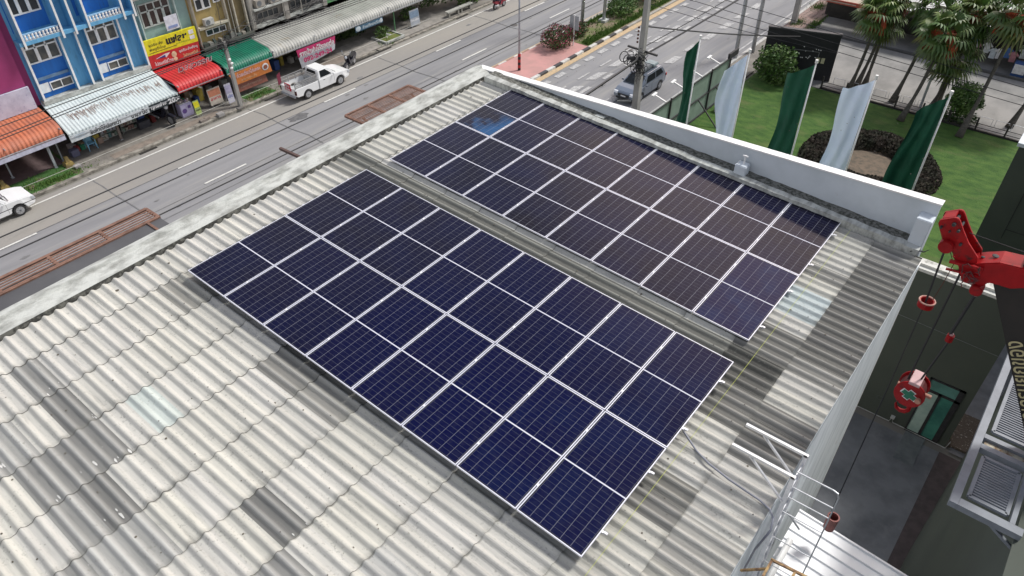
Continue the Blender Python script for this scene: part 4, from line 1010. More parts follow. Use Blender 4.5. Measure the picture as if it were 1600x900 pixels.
FG = mat('green_cloth', (.004, .085, .045), .75, (.003, .065, .035), 1.2); FW = mat('white_cloth', (.74, .85, 1.0), .8, (.70, .80, .97), 1.2)
flag(-3.75, 'narrow dark green banner flag, leftmost of five, over the hoarding', FG, 1, -5.55, 5.6, .72)
flag(-1.05, 'white banner flag between the hoarding and the black hoarding', FW, 2, -5.6, 7.0, 1.08)
flag(2.2, 'dark green banner flag in front of the lawn, middle of the five', FG, 3, -5.3, 7.0, 1.28)
flag(4.95, 'white banner flag in front of the round hedge', FW, 4, -5.3, 7.0, 1.32)
flag(8.05, 'dark green banner flag, rightmost of five, beside the round hedge', FG, 5, -5.15, 7.0, 1.15)
# ================================================================== KIOSK
def kiosk():
    t = thing('black_hoarding', 'matt black hoarding wall with a door outline at the lawn edge', 'hoarding', (-4.7, 50.5, G))
    A, B = Vector((-7.2, 49.4, 0)), Vector((-2.35, 51.0, 0)); d = (B - A).normalized(); n = Vector((-d.y, d.x, 0)); L = (B - A).length
    KB = plain('kiosk_black', (.012, .012, .016), .6)
    b = MB(); b.obox((A + B) / 2 + n * .15 + Vector((0, 0, G + 1.75)), d * L / 2, n * .15, Vector((0, 0, 1.75))); b.build('wall', KB, t)
    b = MB()
    b.obox((A + B) / 2 + n * .15 + Vector((0, 0, G + 3.55)), d * (L / 2 + .04), n * .18, Vector((0, 0, .05))); b.build('roof_edge', plain('kiosk_edge', (.05, .05, .055)), t)
    def on(u, z): return A + d * u - n * .012 + Vector((0, 0, G + z))
    f = MB(); f.bar(on(2.1, 2.15), on(3.9, 2.15), .03, .05); f.bar(on(3.9, 2.15), on(3.9, .1), .03, .05); f.bar(on(2.1, 2.15), on(2.1, .1), .03, .05); f.build('door', plain('door_line', (.16, .16, .16)), t)
    rr = random.Random(4); b = MB()
    for i in range(16): b.ball(on(rr.uniform(2.4, 4.1), rr.uniform(1.5, 2.5)), (.05, .02, .04), 6, 4)
    b.build('white_marks', WHITE, t)
    for u in (3.95, 4.28):
        b = MB(); b.obox(on(u, 1.55) - n * .02, d * .12, n * .02, Vector((0, 0, .2))); b.build('notice', plain('cream_card', (.5, .48, .3)), t)
kiosk()
bush('shrub', 'leafy green shrub growing against the black hoarding', (-5.7, 48.4, G + 1.35), (1.7, 1.0, 1.5), 2600, .12, 5)
# round bush and hedge ring
bush('clipped_bush', 'round clipped pale green bush on thin stems by the fence', (6.75, 50.4, G + 1.6), (1.15, 1.15, 1.1), 5200, .085, 6, stems=10)
bush('low_shrub', 'dark low shrub under the clipped round bush', (6.8, 50.2, G + .4), (1.3, .8, .45), 900, .1, 16, dark=True)
def hedge():
    rr = random.Random(12); t = thing('ring_hedge', 'low dark brown ring shaped hedge round a bare bed on the lawn', 'hedge', (4.05, 40.4, G))
    b = MB()
    for i in range(15000):
        a = rr.uniform(0, 6.283); q = rr.uniform(-1, 1); k = rr.uniform(-1, 1)
        r = 3.08 + 1.08 * q; z = G + .1 + .72 * (1 - abs(q) ** 4) * (rr.random() ** .35) + .05 * math.sin(a * 9)
        c = Vector((4.05 + r * math.cos(a) * 1.0, 40.4 + r * math.sin(a) * 1.0, z)); u = Vector((rr.uniform(-1, 1), rr.uniform(-1, 1), rr.uniform(-1, 1))).normalized(); v = u.orthogonal().normalized(); s = .125 * rr.uniform(.5, 1.2); tn = rr.uniform(.6, 1.4)
        b.face([c - u * s, c + v * s * .6, c + u * s, c - v * s * .6], (tn, tn, tn))
    b.build('foliage', mat('brown_hedge_leaf', (.040, .028, .018), .85, (.026, .030, .014), 1.2, tone=True), t)
    b = MB(); n = 40; vs = []
    for r_, z in ((2.6, G + .03), (2.65, G + .5), (3.75, G + .5), (3.8, G + .03)):
        for i in range(n): vs.append((4.05 + r_ * math.cos(i * 2 * math.pi / n), 40.4 + r_ * math.sin(i * 2 * math.pi / n), z))
    b.mesh(vs, [(k * n + i, k * n + (i + 1) % n, (k + 1) * n + (i + 1) % n, (k + 1) * n + i) for k in range(3) for i in range(n)])
    b.build('branches', plain('hedge_core', (.02, .016, .012)), t)
    b = MB(); b.face([(4.05 + 2.45 * math.cos(i * .3142), 40.4 + 2.45 * math.sin(i * .3142), G + .05) for i in range(20)]); b.build('flower_bed', SOIL)['kind'] = 'structure'
hedge()
# fence
def fence():
    t = thing('lawn_fence', 'low dark rail fence between the lawn and the parking lot', 'fence', (2, 49.55, G))
    rr = random.Random(3); FB = plain('fence_black', (.03, .028, .026)); b = MB(); b.box(-2.5, 12, 49.5, 49.62, G, G + .14); b.build('plinth', FB, t)
    for z in (.28, .55):
        b = MB(); b.bar((-2.5, 49.56, G + z), (12, 49.56, G + z), .035, .035); b.build('rail', FB, t)
    for i in range(9):
        x = -2.4 + i * 1.75; b = MB(); b.bar((x, 49.56, G), (x + rr.uniform(-.05, .05), 49.56, G + .95), .11, .11); b.build('fence_post', FB, t)
    t = thing('guard_rail', 'thin grey tubular railing along the parking lot behind the fence', 'railing', (4, 50.9, G))
    for i in range(14):
        x = -2.0 + i * 1.0; b = MB(); b.tube([(x, 50.9, G), (x, 50.9, G + .5), (x + .8, 50.9, G + .5), (x + .8, 50.9, G)], .02, 5); b.build('hoop', STEEL, t)
fence()
t = thing('small_lamp_post', 'short grey post with a white box lamp among the palms', 'lamp post', (4.25, 50.8, G))
b = MB(); b.tube([(4.25, 50.8, G), (4.25, 50.8, G + 3.2)], .09, 8); b.build('post', STEEL, t)
b = MB(); b.box(4.0, 4.35, 50.6, 50.8, G + 2.9, G + 3.15); b.build('lamp_box', WHITE, t)
# ================================================================== PALMS
def palm(x, y, h, label, seed, lean=(0, 0), fruit=True, nf=24, R=1.0):
    R0 = R
    rr = random.Random(seed); t = thing('fan_palm', label, 'palm tree', (x, y, G), 0, 'fan palms along the lawn fence')
    top = Vector((x + lean[0], y + lean[1], G + h)); base = Vector((x, y, G)); pts = []; rs = []
    for k in range(9):
        s = k / 8; p = base.lerp(top, s) + Vector((lean[0], lean[1], 0)) * (.25 * math.sin(s * math.pi)); pts.append(p); rs.append(.26 - .15 * min(s * 4, 1) ** .6 + .01 * (k % 2))
    MB().tube(pts, rs, 9).build('trunk', BARK, t, smooth=True)
    b = MB(); st = MB()
    for i in range(nf):
        az = i * 2.39996 + rr.uniform(-.2, .2); f = i / nf; el = 1.35 - 2.35 * f + rr.uniform(-.12, .12)   # from upright to hanging
        R = R0 * .88; L = (1.0 + .35 * math.sin(math.pi * min(f * 1.3, 1))) * R * rr.uniform(.85, 1.1)
        dv = Vector((math.cos(az) * math.cos(el), math.sin(az) * math.cos(el), math.sin(el)))
        c = top + dv * L * .85 + Vector((0, 0, -.18 * L * f)); o0 = top + dv * .1
        st.tube([o0, top + dv * L * .5, c], [.022, .018, .012], 4)
        side = dv.cross(Vector((0, 0, 1))).normalized(); nrm = side.cross(dv).normalized(); S = (.95 + .2 * rr.random()) * R
        nseg = 15; tn = rr.uniform(.7, 1.25) * (1.15 if f < .4 else .85); yl = 1.3 if f > .7 and rr.random() < .4 else 1
        for k in range(nseg):
            a = (k / (nseg - 1) - .5) * 4.1; w_ = .15
            def P(ang, r_): 
                q = c + (dv * math.cos(ang) + side * math.sin(ang)) * r_ * S - nrm * (-.06) * r_
                q = q + Vector((0, 0, -.42 * r_ * r_ * S)); return q
            m1, m2 = P(a - w_, .62), P(a + w_, .62); tip = P(a, 1.0 + .08 * math.cos(a)); tip.z -= .12 + rr.uniform(0, .12)
            fold = nrm * .03
            tt = tn * rr.uniform(.85, 1.15)
            b.face([c, m1 - fold, tip, m2 + fold], (tt * yl, tt, tt * .9))
    b.build('crown', PALM, t); st.build('leaf_stalks', plain('stalk', (.16, .2, .07)), t)
    if fruit:
        for q in range(5):
            az = rr.uniform(0, 6.28); fb = MB(); c0 = top + Vector((math.cos(az) * .15, math.sin(az) * .15, -.05))
            for i in range(46):
                e = Vector((math.cos(az + rr.uniform(-.6, .6)), math.sin(az + rr.uniform(-.6, .6)), 0)); L = rr.uniform(.5, 1.15)
                fb.tube([c0, c0 + e * L * .55 + Vector((0, 0, .05)), c0 + e * L * .8 + Vector((0, 0, -.5 * L)), c0 + e * L * .85 + Vector((0, 0, -1.1 * L))], [.025, .03, .035, .02], 3)
            fb.build('fruit_strands', FRUIT, t)
    b = MB()
    for i in range(70):
        az = rr.uniform(0, 6.28); r_ = rr.uniform(.1, .35); p0 = top + Vector((math.cos(az) * .1, math.sin(az) * .1, -.1)); b.tube([p0, p0 + Vector((math.cos(az) * r_, math.sin(az) * r_, -rr.uniform(.4, 1.0)))], [.03, .01], 3)
    b.build('dead_fronds', plain('dead_brown', (.13, .07, .035)), t)
palm(-.65, 50.2, 5.9, 'fan palm, front left of the clump behind the fourth flag', 31, (.4, .3))
palm(-.45, 51.3, 6.6, 'fan palm, tallest stem in the clump behind the fourth flag', 32, (.5, .6))
palm(-.1, 52.2, 4.6, 'shortest fan palm in the clump behind the fourth flag', 33, (.1, .2), fruit=False, R=.85)
palm(2.4, 50.5, 6.6, 'fan palm with a pale trunk between clump and fence corner', 34, (.5, 1.2), fruit=False)
palm(3.75, 47.9, 5.8, 'fan palm with dark trunk standing on the lawn before the fence', 35, (.5, 1.6), R=1.1)
palm(4.85, 51.2, 3.7, 'low fan palm with drooping leaves beside the small lamp post', 36, (.3, .3), fruit=False, R=1.05)
palm(5.0, 52.0, 6.4, 'bushy upright fan palm with orange fruit strands behind the fence', 37, (.3, .3), R=1.15, nf=34)
palm(7.5, 47.9, 7.3, 'tall leaning fan palm standing on the lawn at the right', 38, (.2, 3.4), R=1.15)
palm(9.8, 51.5, 6.0, 'fan palm cut by the right edge of the view', 39, (.6, 1.0), fruit=False, R=1.2)
# ================================================================== FAR SHOPS
def far_shops():
    t = thing('far_shop_row', 'low open-fronted shop row with a white metal roof beyond the parking lot', 'building', (6, 63, G))
    b = MB(); n = 70; vs = []
    for i in range(n + 1):
        x = -2.6 + 30 * i / n; h = .06 * (i % 2); vs += [(x, 61.0, -12.05 + h), (x, 82, -10.4 + h)]
    b.mesh(vs, [(2 * i, 2 * i + 2, 2 * i + 3, 2 * i + 1) for i in range(n)]); b.build('metal_roof', mat('dull_white_roof', (.55, .56, .55), .6, (.42, .43, .42), .4, 7, .4, .6), t)
    b = MB(); b.box(-2.6, 27.4, 81.7, 82, G, -10.5); b.box(-2.65, -2.5, 61.5, 82, G, -11.9); b.box(27.3, 27.4, 61.5, 82, G, -12); b.box(-2.6, 27.4, 64.5, 64.7, G, -12.05); b.build('wall', DARK, t)
    b = MB(); b.box(-2.6, 27.4, 60.9, 61.0, -12.45, -12.1); b.build('fascia', plain('brown_fascia', (.06, .05, .045)), t)
    b = MB(); b.box(-7.5, 27, 60.0, 60.25, G, G + .18); b.build('kerb', plain('far_kerb', (.10, .10, .10)), t)
    for x in (-2, 1.5, 5, 8.5, 12): q = MB(); q.box(x, x + .12, 61.1, 61.22, G, -12.1); q.build('column', plain('col_grey', (.3, .3, .3)), t)
    t = thing('side_shop', 'dark shop with a red and cream striped eave left of the white roof', 'building', (-5, 66, G))
    b = MB(); b.box(-7.8, -2.7, 64.5, 80, G, -12.2); b.build('wall', DARK, t)
    b = MB(); b.obox((-4.6, 62.6, -12.25), (2.6, .15, 0), (0, 1.6, .25), (0, 0, .04)); b.build('roof', plain('cream_roof', (.42, .36, .28)), t)
    b = MB(); b.obox((-4.4, 61.05, -12.48), (2.5, .1, 0), (0, .04, 0), (0, 0, .16)); b.build('fascia', plain('red_fascia', (.36, .07, .04)), t)
    rr = random.Random(5)
    for i in range(13):
        x = 3.6 + i * .52 + rr.uniform(-.1, .1); cols = [(.5, .55, .58), (.6, .6, .6), (.05, .12, .3), (.45, .2, .22), (.5, .52, .5)]; z0 = G + rr.uniform(.6, 1.2)
        tt = thing('hanging_shirt', f"{['pale blue','white','dark blue','pinkish','grey'][i%5]} garment, number {['one','two','three','four','five','six','seven','eight','nine','ten','eleven','twelve','thirteen'][i]} from the left in the far shop front", 'shirt', (x, 61.4, z0), 0, 'garments hanging in the far shop')
        c = cols[i % 5]; m_ = plain(f'shirt_cloth_{i%5}', c)
        b = MB(); b.mesh([(x + dx, 61.4 + .03 * math.sin(9 * dx), z0 + dz) for dx, dz in [(-.2, 0), (.2, 0), (.2, .55), (.32, .45), (.36, .58), (.12, .8), (-.12, .8), (-.36, .58), (-.32, .45), (-.2, .55)]], [tuple(range(10))]); b.build('cloth', m_, tt)
        b = MB(); b.tube([(x, 61.4, z0 + .78), (x, 61.4, z0 + .95)], .012, 4); b.build('hanger', STEEL, tt)
    t = thing('drink_stand', 'blue and white stand with red crate at the far shop', 'stand', (8.3, 60.7, G))
    b = MB(); b.box(8.0, 8.9, 60.5, 61.1, G, G + 1.1); b.build('counter', plain('stand_blue', (.04, .10, .28)), t); b = MB(); b.box(8.05, 8.85, 60.45, 60.5, G + .3, G + 1.0); b.build('front_sign', PW, t)
    b = MB(); b.box(9.05, 9.5, 60.5, 60.9, G, G + .4); tag(b.build('plastic_crate', plain('crate_red', (.4, .05, .03)), bevel=.02), 'red plastic crate beside the blue stand at the far shop', 'crate')
far_shops()
# median plants
bush('bougainvillea', 'dark red flowering bush beside the road sign at the pink paving', (-22.2, 43.6, G + .95), (1.25, 1.5, .9), 1500, .10, 41, flowers=1100, dark=True)
bush('bougainvillea', 'smaller red-leaved bush behind the road sign', (-22.3, 46.6, G + .7), (.9, 1.0, .65), 800, .10, 42, flowers=350, dark=True)
bush('median_bush', 'bright green bush right of the plinth lamp post', (-22.1, 53.2, G + .9), (1.2, 1.7, .9), 1800, .11, 43)
bush('bougainvillea', 'bright pink flowering bush at the top of the median', (-22.0, 57.6, G + 1.1), (1.1, 1.6, .95), 1100, .10, 44, flowers=1700)
bush('median_bush', 'dark bush cut by the top edge on the median', (-21.9, 63, G + 1.0), (1.3, 2.2, 1.0), 1500, .12, 45, dark=True)
# trees on the left pavement
bush('street_tree', 'dense dark green tree over the pavement bench', (-36.2, 43.6, G + 2.6), (2.0, 2.8, 1.9), 4200, .15, 46, dark=True, cat='tree', stems=4)
bush('street_tree', 'lighter green leafy tree right of the pavement bench', (-34.9, 46.8, G + 1.9), (1.3, 1.7, 1.8), 2600, .14, 47, cat='tree', stems=4)
bush('potted_shrub', 'small shrub growing in the kerbside planter', (-35.0, 36.2, G + .6), (.6, .8, .5), 380, .1, 48)
bush('pavement_plant', 'thin yellowish plant at the corner of the driveway', (-36.3, 40.6, G + .7), (.6, .9, .7), 420, .1, 49)
bush('pavement_plant', 'dark green plants under the grey awning', (-37.4, 34.6, G + .8), (1.0, 2.2, .8), 1100, .12, 50, dark=True)
# ================================================================== SHOPHOUSES
FX = -38.5
def fq(b, y0, y1, z0, z1, x=FX, d=.04): b.box(x, x + d, y0, y1, z0, z1)
def window(parent, y0, y1, z0, z1, cols, frame, transom=0, x=FX, quad=None, glass=GLASS, fw=.085):
    w_ = MB(); d = .09
    w_.box(x, x + d, y0, y1, z0, z0 + fw); w_.box(x, x + d, y0, y1, z1 - fw, z1)
    for i in range(cols + 1):
        y = y0 + (y1 - y0 - fw) * i / cols; w_.box(x, x + d, y, y + fw, z0 + fw, z1 - fw); hi = (z1 - transom - fw) if transom else z1 - fw; (w_.box(x + .002, x + d + .01, y - .05, y + fw + .05, z0 + fw, hi) if transom and 0 < i < cols else None)
    if transom: w_.box(x, x + d, y0 + fw, y1 - fw, z1 - transom - fw, z1 - transom)
    w_ = w_.build('window', frame, parent)
    g = MB(); g.box(x + .005, x + .03, y0 + .02, y1 - .02, z0 + .02, z1 - .02); g.build('pane', glass, w_)
    return w_
def shop(name, label, y0, y1, upper, ztop, zsplit=-12.15, deep=-42.5):
    t = thing(name, label, 'shophouse', (-42, (y0 + y1) / 2, G))
    b = MB(); b.box(-50, FX, y0, y1, zsplit, ztop); b.box(-50, deep, y0, y1, G, zsplit); b.build('wall', upper, t)
    b = MB(); b.box(deep, FX - .1, y0 + .002, y0 + .15, G, zsplit - .002); b.box(deep, FX - .1, y1 - .15, y1 - .002, G, zsplit - .002); b.box(deep + .002, deep + .05, y0 + .15, y1 - .15, G, zsplit - .01); b.build('shop_interior', DARK, t)
    b = MB(); b.box(-50, FX + .1, y0 - .0, y1 - .0, ztop + .002, ztop + .25); b.build('roof', CONC, t)
    return t
DW = mat('dim_glass', (.07, .075, .075), .12, (.14, .13, .11), 1.1, 4, .4, .6)
# magenta
t = shop('magenta_shophouse', 'shophouse with a plain magenta upper wall behind a white shop sign', -3, 10.38, MAGEN, -4.2)
b = MB(); b.box(FX + .002, FX + .25, -3, 9.92, -10.68, -6.35); b.build('magenta_panel', MAGEN, t)
s = thing('shop_sign', 'wide dirty white sign board above the orange awning', 'sign', (-38.2, 4, -11.4))
b = MB(); b.box(FX + .255, FX + .42, -3, 9.98, -12.1, -10.70); b.build('board', mat('dirty_sign', (.52, .52, .62), .7, (.40, .40, .50), 2.0, 8, col3=(.25, .25, .42), ns3=5, lo3=.62, hi3=.7), s)
text('รับฝากส่งของ', plane_m((FX + .44, 4.2, -11.6), (0, 1, 0), (0, 0, 1)), 3.6, .38, plain('faded_blue_print', (.22, .24, .45)), 'lettering', s)
# blue
t = shop('blue_shophouse', 'two bay light and deep blue shophouse with white balusters and windows', 10.38, 17.72, BLUEL, -1.0)
for (a, c) in ((10.56, 12.76), (14.40, 16.55)):
    b = MB(); b.box(FX + .002, FX + .05, a, c, -11.85, -8.1); b.build('deep_blue_panel', BLUED, t)
    b = MB(); b.box(FX + .002, FX + .05, a - .0, c + .0, -7.7, -4.6); b.build('deep_blue_panel', BLUED, t)
    window(t, a + .08, c - .1, -9.66, -8.30, 3, WHITE, .38, x=FX + .052, glass=DW)
    window(t, a + .2, c - .2, -6.75, -5.2, 3, WHITE, .35, x=FX + .052, glass=GLASS)
    window(t, a + .75, c - .06, -11.52, -10.98, 2, WHITE, 0, x=FX + .052, glass=DW, fw=.05)
    b = MB(); b.box(FX + .052, FX + .08, a + .02, a + .70, -11.55, -10.95); b.build('white_panel', WHITE, t)
    b = MB(); b.box(FX + .052, FX + .16, a + .1, c - .1, -10.72, -10.55); b.build('ledge', plain('grey_blue_ledge', (.13, .22, .34)), t)
for y in (10.55, 12.77, 13.76, 14.41, 16.55, 17.68):
    b = MB(); b.box(FX + .002, FX + .42, y - .045, y + .045, -12.15, -8.06); b.build('fin', BLUEL, t)
    b = MB(); b.box(FX + .422, FX + .46, y - .06, y + .06, -12.15, -8.06); b.build('fin_edge', WHITE, t)
for y in (10.65, 12.95, 13.75, 14.62, 16.95, 17.68):
    b = MB(); b.box(FX + .002, FX + .85, y - .045, y + .045, -8.3, -1.2); b.build('fin', BLUEL, t)
    b = MB(); b.box(FX + .852, FX + .89, y - .06, y + .06, -8.45, -1.2); b.build('fin_edge', WHITE, t)
b = MB(); b.box(FX + .002, FX + .82, 10.38, 17.72, -8.28, -8.05); b.box(FX + .002, FX + .82, 10.38, 17.72, -4.5, -4.3); b.build('balcony_slab', BLUEL, t)
for a, c in ((10.75, 12.88), (14.72, 16.88)):
    b = MB(); b.box(FX + .70, FX + .82, a, c, -7.68, -7.62); b.build('handrail', plain('rail_blue', (.3, .5, .7)), t)
    b = MB(); b.box(FX + .74, FX + .80, a, c, -8.05, -8.02); b.build('base_rail', WHITE, t)
    n = 10
    for i in range(n):
        y = a + (i + .5) * (c - a) / n; b = MB(); b.tube([(FX + .76, y, z) for z in (-8.02, -7.93, -7.85, -7.75, -7.68)], [.06, .095, .045, .085, .06], 8); b.build('baluster', WHITE, t, smooth=True)
window(t, 13.1, 13.65, -5.9, -5.1, 1, WHITE, 0, x=FX + .002)
b = MB(); b.box(FX + .002, FX + .5, 10.42, 17.7, -12.14, -11.88); b.build('cement_ledge', CONC, t)
# teal
t = shop('teal_shophouse', 'pale teal shophouse behind the yellow and red sign boards', 17.72, 21.72, TEAL, -2)
window(t, 18.3, 20.5, -9.68, -8.1, 4, plain('teal_white', (.5, .55, .52)), .5, glass=plain('brownish_glass', (.07, .05, .045), .2))
for y in (18.1, 20.75): b = MB(); b.box(FX + .002, FX + .3, y - .04, y + .04, -12.1, -7.5); b.build('fin', plain('pale_teal_fin', (.45, .55, .52)), t)
b = MB(); b.box(FX + .002, FX + .7, 17.75, 21.7, -7.6, -7.35); b.build('balcony_slab', GREYW, t)
window(t, 18.3, 20.5, -6.6, -5.2, 3, GREYW, 0)
s = thing('notice_board', 'white notice board leaning on the teal shophouse window', 'notice board', (-38.3, 20, -9.7))
b = MB(); b.box(FX + .35, FX + .40, 19.66, 20.62, -10.15, -9.2); b.build('board', plain('notice_white', (.66, .68, .74)), s)
b = MB(); b.box(FX + .42, FX + .425, 19.8, 20.5, -10.02, -9.86); b.build('blue_print', plain('pale_blue_print', (.25, .32, .55)), s)
s = thing('sign_board', 'yellow parcel shop sign board above the red one', 'sign', (-38.1, 19.7, -10.9))
M_ = lambda y, z: plane_m((FX + .46, y, z), (0, 1, -.025), (0, 0, 1))
b = MB(); b.mesh([(FX + x, y, z) for x in (.3, .45) for y, z in ((17.75, -11.33), (21.63, -11.43), (21.66, -10.38), (17.73, -10.30))], [(3, 2, 1, 0), (4, 5, 6, 7), (0, 1, 5, 4), (1, 2, 6, 5), (2, 3, 7, 6), (3, 0, 4, 7)]); b.build('board', PY, s)
text('จุดรับ-ส่ง', M_(18.0, -10.82), 1.05, .26, PK, 'lettering', s, .01); text('พัสดุทั่วไทย', M_(17.98, -11.12), 1.2, .25, PK, 'lettering', s, .01)
text('แฟลช', M_(19.3, -10.98), 1.6, .52, PK, 'lettering', s, .05); text('EXPRESS', M_(20.0, -11.16), 1.1, .10, plain('print_olive', (.2, .35, .03)), 'lettering', s)
b = MB(); b.box(FX + .452, FX + .458, 17.9, 20.0, -11.22, -11.19); b.build('print_stripe', PK, s)
b = MB(); b.box(FX + .452, FX + .462, 21.08, 21.45, -10.80, -10.52); b.box(FX + .452, FX + .462, 21.08, 21.45, -11.15, -10.9); b.build('white_badges', PW, s)
s = thing('sign_board', 'red post counter sign board below the yellow one', 'sign', (-38.1, 19.7, -11.8))
b = MB(); b.mesh([(FX + x, y, z) for x in (.3, .45) for y, z in ((17.76, -12.26), (21.56, -12.33), (21.62, -11.44), (17.77, -11.34))], [(3, 2, 1, 0), (4, 5, 6, 7), (0, 1, 5, 4), (1, 2, 6, 5), (2, 3, 7, 6), (3, 0, 4, 7)]); b.build('board', plain('sign_red', (.50, .03, .03)), s)
text('ไปรษณีย์ไทย', M_(18.05, -12.12), 1.4, .27, PW, 'lettering', s, .02); text('จุดรับ-ส่งพัสดุ', M_(20.0, -11.82), 1.45, .27, PW, 'lettering', s, .02); text('ไปรษณีย์', M_(20.2, -12.15), 1.2, .22, plain('print_cream', (.65, .55, .3)), 'lettering', s, .02)
b = MB(); b.mesh([(FX + .458, y, z) for y, z in ((18.2, -11.66), (19.0, -11.5), (19.35, -11.52), (19.0, -11.78), (18.9, -11.7))], [(0, 4, 3, 2, 1)]); b.build('bird_emblem', PW, s)
b = MB(); b.mesh([(FX + .462, y, z) for y, z in ((18.3, -11.67), (18.95, -11.57), (18.95, -11.72))], [(0, 2, 1)]); b.build('bird_wing', PB, s)
b = MB(); b.ball((FX + .46, 19.6, -11.75), (.01, .2, .22), 10, 6); b.ball((FX + .46, 19.62, -12.08), (.01, .16, .13), 10, 6); b.build('figure_print', plain('print_beige', (.65, .55, .35)), s)
# ochre
t = shop('ochre_shophouse', 'ochre yellow shophouse with white window frames and an air conditioner', 21.72, 26.2, OCHRE, -2)
window(t, 22.3, 23.5, -9.62, -8.0, 2, WHITE, .8); window(t, 23.75, 24.3, -9.4, -8.0, 1, WHITE, 0); window(t, 24.9, 25.9, -9.4, -8.2, 2, plain('dull_frame', (.3, .28, .22)), 0)
window(t, 22.6, 24.25, -11.50, -11.05, 3, WHITE, 0, fw=.05)
for y in (21.9, 24.45, 25.1, 26.0): b = MB(); b.box(FX + .002, FX + .35, y - .05, y + .05, -12.1, -7.5); b.build('fin', plain('cream_fin', (.5, .46, .38)), t)
b = MB(); b.box(FX + .002, FX + .4, 22.0, 24.4, -10.85, -10.7); b.build('ledge', plain('cream_ledge', (.48, .45, .36)), t)
b = MB(); b.box(FX + .002, FX + .12, 24.55, 26.1, -12.0, -7.6); b.build('brown_panel', plain('brown_ochre', (.16, .12, .055)), t)
b = MB(); b.box(FX + .002, FX + .8, 21.75, 26.2, -7.5, -7.2); b.build('balcony_slab', GREYW, t)
s = thing('air_conditioner', 'small grey air conditioner on the ochre shophouse wall', 'air conditioner', (FX + .3, 22.9, -10.4))
b = MB(); b.box(FX + .1, FX + .45, 22.5, 23.25, -10.66, -10.2); b.build('casing', plain('ac_casing', (.5, .5, .48)), s, bevel=.02); b = MB(); b.tube([(FX + .452, 22.75, -10.43), (FX + .47, 22.75, -10.43)], .17, 14); b.build('fan_grille', plain('ac_fan', (.15, .16, .17)), s)
# grey stained
t = shop('grey_shophouse', 'grimy grey shophouse with long dark louvre windows over the metal awning', 26.2, 33.6, GREYW, -2)
window(t, 27.0, 29.0, -11.6, -11.05, 4, GREYW, 0, fw=.05); window(t, 30.1, 32.2, -11.65, -11.0, 4, GREYW, 0, fw=.05)
window(t, 27.0, 29.0, -9.4, -8.2, 3, GREYW, 0); window(t, 30.2, 32.4, -9.4, -8.2, 3, GREYW, 0)
for y in (26.4, 29.55, 33.3): b = MB(); b.box(FX + .002, FX + .38, y - .2, y + .2, -12.1, -7.5); b.build('pilaster', GREYW, t)
b = MB(); b.box(FX + .002, FX + .5, 26.6, 33.1, -10.75, -10.62); b.box(FX + .002, FX + .3, 26.6, 33.1, -12.1, -11.85); b.build('ledge', CONC, t)
for i, (y, z) in enumerate(((27.3, -10.3), (28.6, -10.3))):
    s = thing('air_conditioner', ['left', 'right'][i] + ' of two rusty air conditioner boxes on the grimy grey shophouse', 'air conditioner', (FX + .3, y, z), 0, 'air conditioners on the grey shophouse')
    b = MB(); b.box(FX + .1, FX + .45, y - .4, y + .4, z - .28, z + .26); b.build('casing', plain('ac_casing2', (.36, .33, .29)), s, bevel=.02); b = MB(); b.tube([(FX + .452, y - .1, z), (FX + .47, y - .1, z)], .2, 14); b.build('fan_grille', plain('ac_fan', (.15, .16, .17)), s)
t = shop('green_shophouse', 'shophouse with a bright green painted wall behind the far end of the awning', 33.6, 37.4, GREENP, -3)
window(t, 34.4, 36.4, -11.4, -10.2, 3, WHITE)
t = shop('beige_shophouse', 'beige shophouse at the far end of the metal awning', 37.4, 50, BEIGE, -4)
for y in (39, 42, 45): window(t, y, y + 1.6, -11, -9.6, 2, WHITE)
# ================================================================== AWNINGS
def awning(label, col, yb0, yb1, zb, yf0, yf1, zf, pitch, drop=.60, bull=.45, rib=.035, xf=-34.8, vert=False, tones=None, seed=1):
    rr = random.Random(seed); t = thing('awning', label, 'awning', (-36.5, (yb0 + yb1) / 2, zb))
    prof = []  # (s along depth 0..1, z)
    xb = FX + .05
    if vert: prof = [(0, zb), (.5, (zb + zf + drop) / 2 + .02), (1, zf + drop), (1.004, zf)]
    else:
        zt = zf + drop; prof = [(0, zb), (.45, zb + (zt + .06 - zb) * .55), (.82, zt + .05)]
        for k in range(1, 7):
            a = k / 6 * math.pi / 2; prof.append((.82 + .18 * math.sin(a), zt + .05 - (drop * .8) * (1 - math.cos(a))))
        prof.append((1.0, zf))
    n = int((yb1 - yb0) / pitch) * 4; vs = []; b = MB()
    for i in range(n + 1):
        s = i / n; ph = i % 4; h = rib if ph in (1, 2) else 0
        for q, z in prof:
            yb = yb0 + (yb1 - yb0) * s; yf = yf0 + (yf1 - yf0) * s
            flat = 0 if q < .9 else 1
            vs.append((xb + (xf - xb) * q + (h if flat else 0), yb + (yf - yb) * q, z + (0 if flat and not vert else h)))
    m_ = len(prof)
    for i in range(n):
        tn = 1
        if tones and (i // 4) % 7 == 0: tn = rr.choice(tones)
        for k in range(m_ - 1):
            b.mesh([vs[i * m_ + k], vs[i * m_ + k + 1], vs[(i + 1) * m_ + k + 1], vs[(i + 1) * m_ + k]], [(0, 1, 2, 3)], (tn, tn, tn))
    b.build('sheet', col, t)
    b = MB()
    for y in [yf0 + .1 + (yf1 - yf0 - .2) * i / max(1, int((yf1 - yf0) / 3.2)) for i in range(int((yf1 - yf0) / 3.2) + 1)]:
        b.bar((xb, y, zb - .12), (xf + .1, y, zf + drop - .12), .05, .05)
    b.bar((xf + .08, yf0, zf + .12), (xf + .08, yf1, zf + .12), .05, .05)
    b.build('frame', STEEL, t)
    return t
ORN = mat('awning_orange', (.50, .15, .07), .65, (.36, .13, .08), .9, 6, tone=True, col3=(.12, .08, .06), ns3=3.2, lo3=.66, hi3=.8)
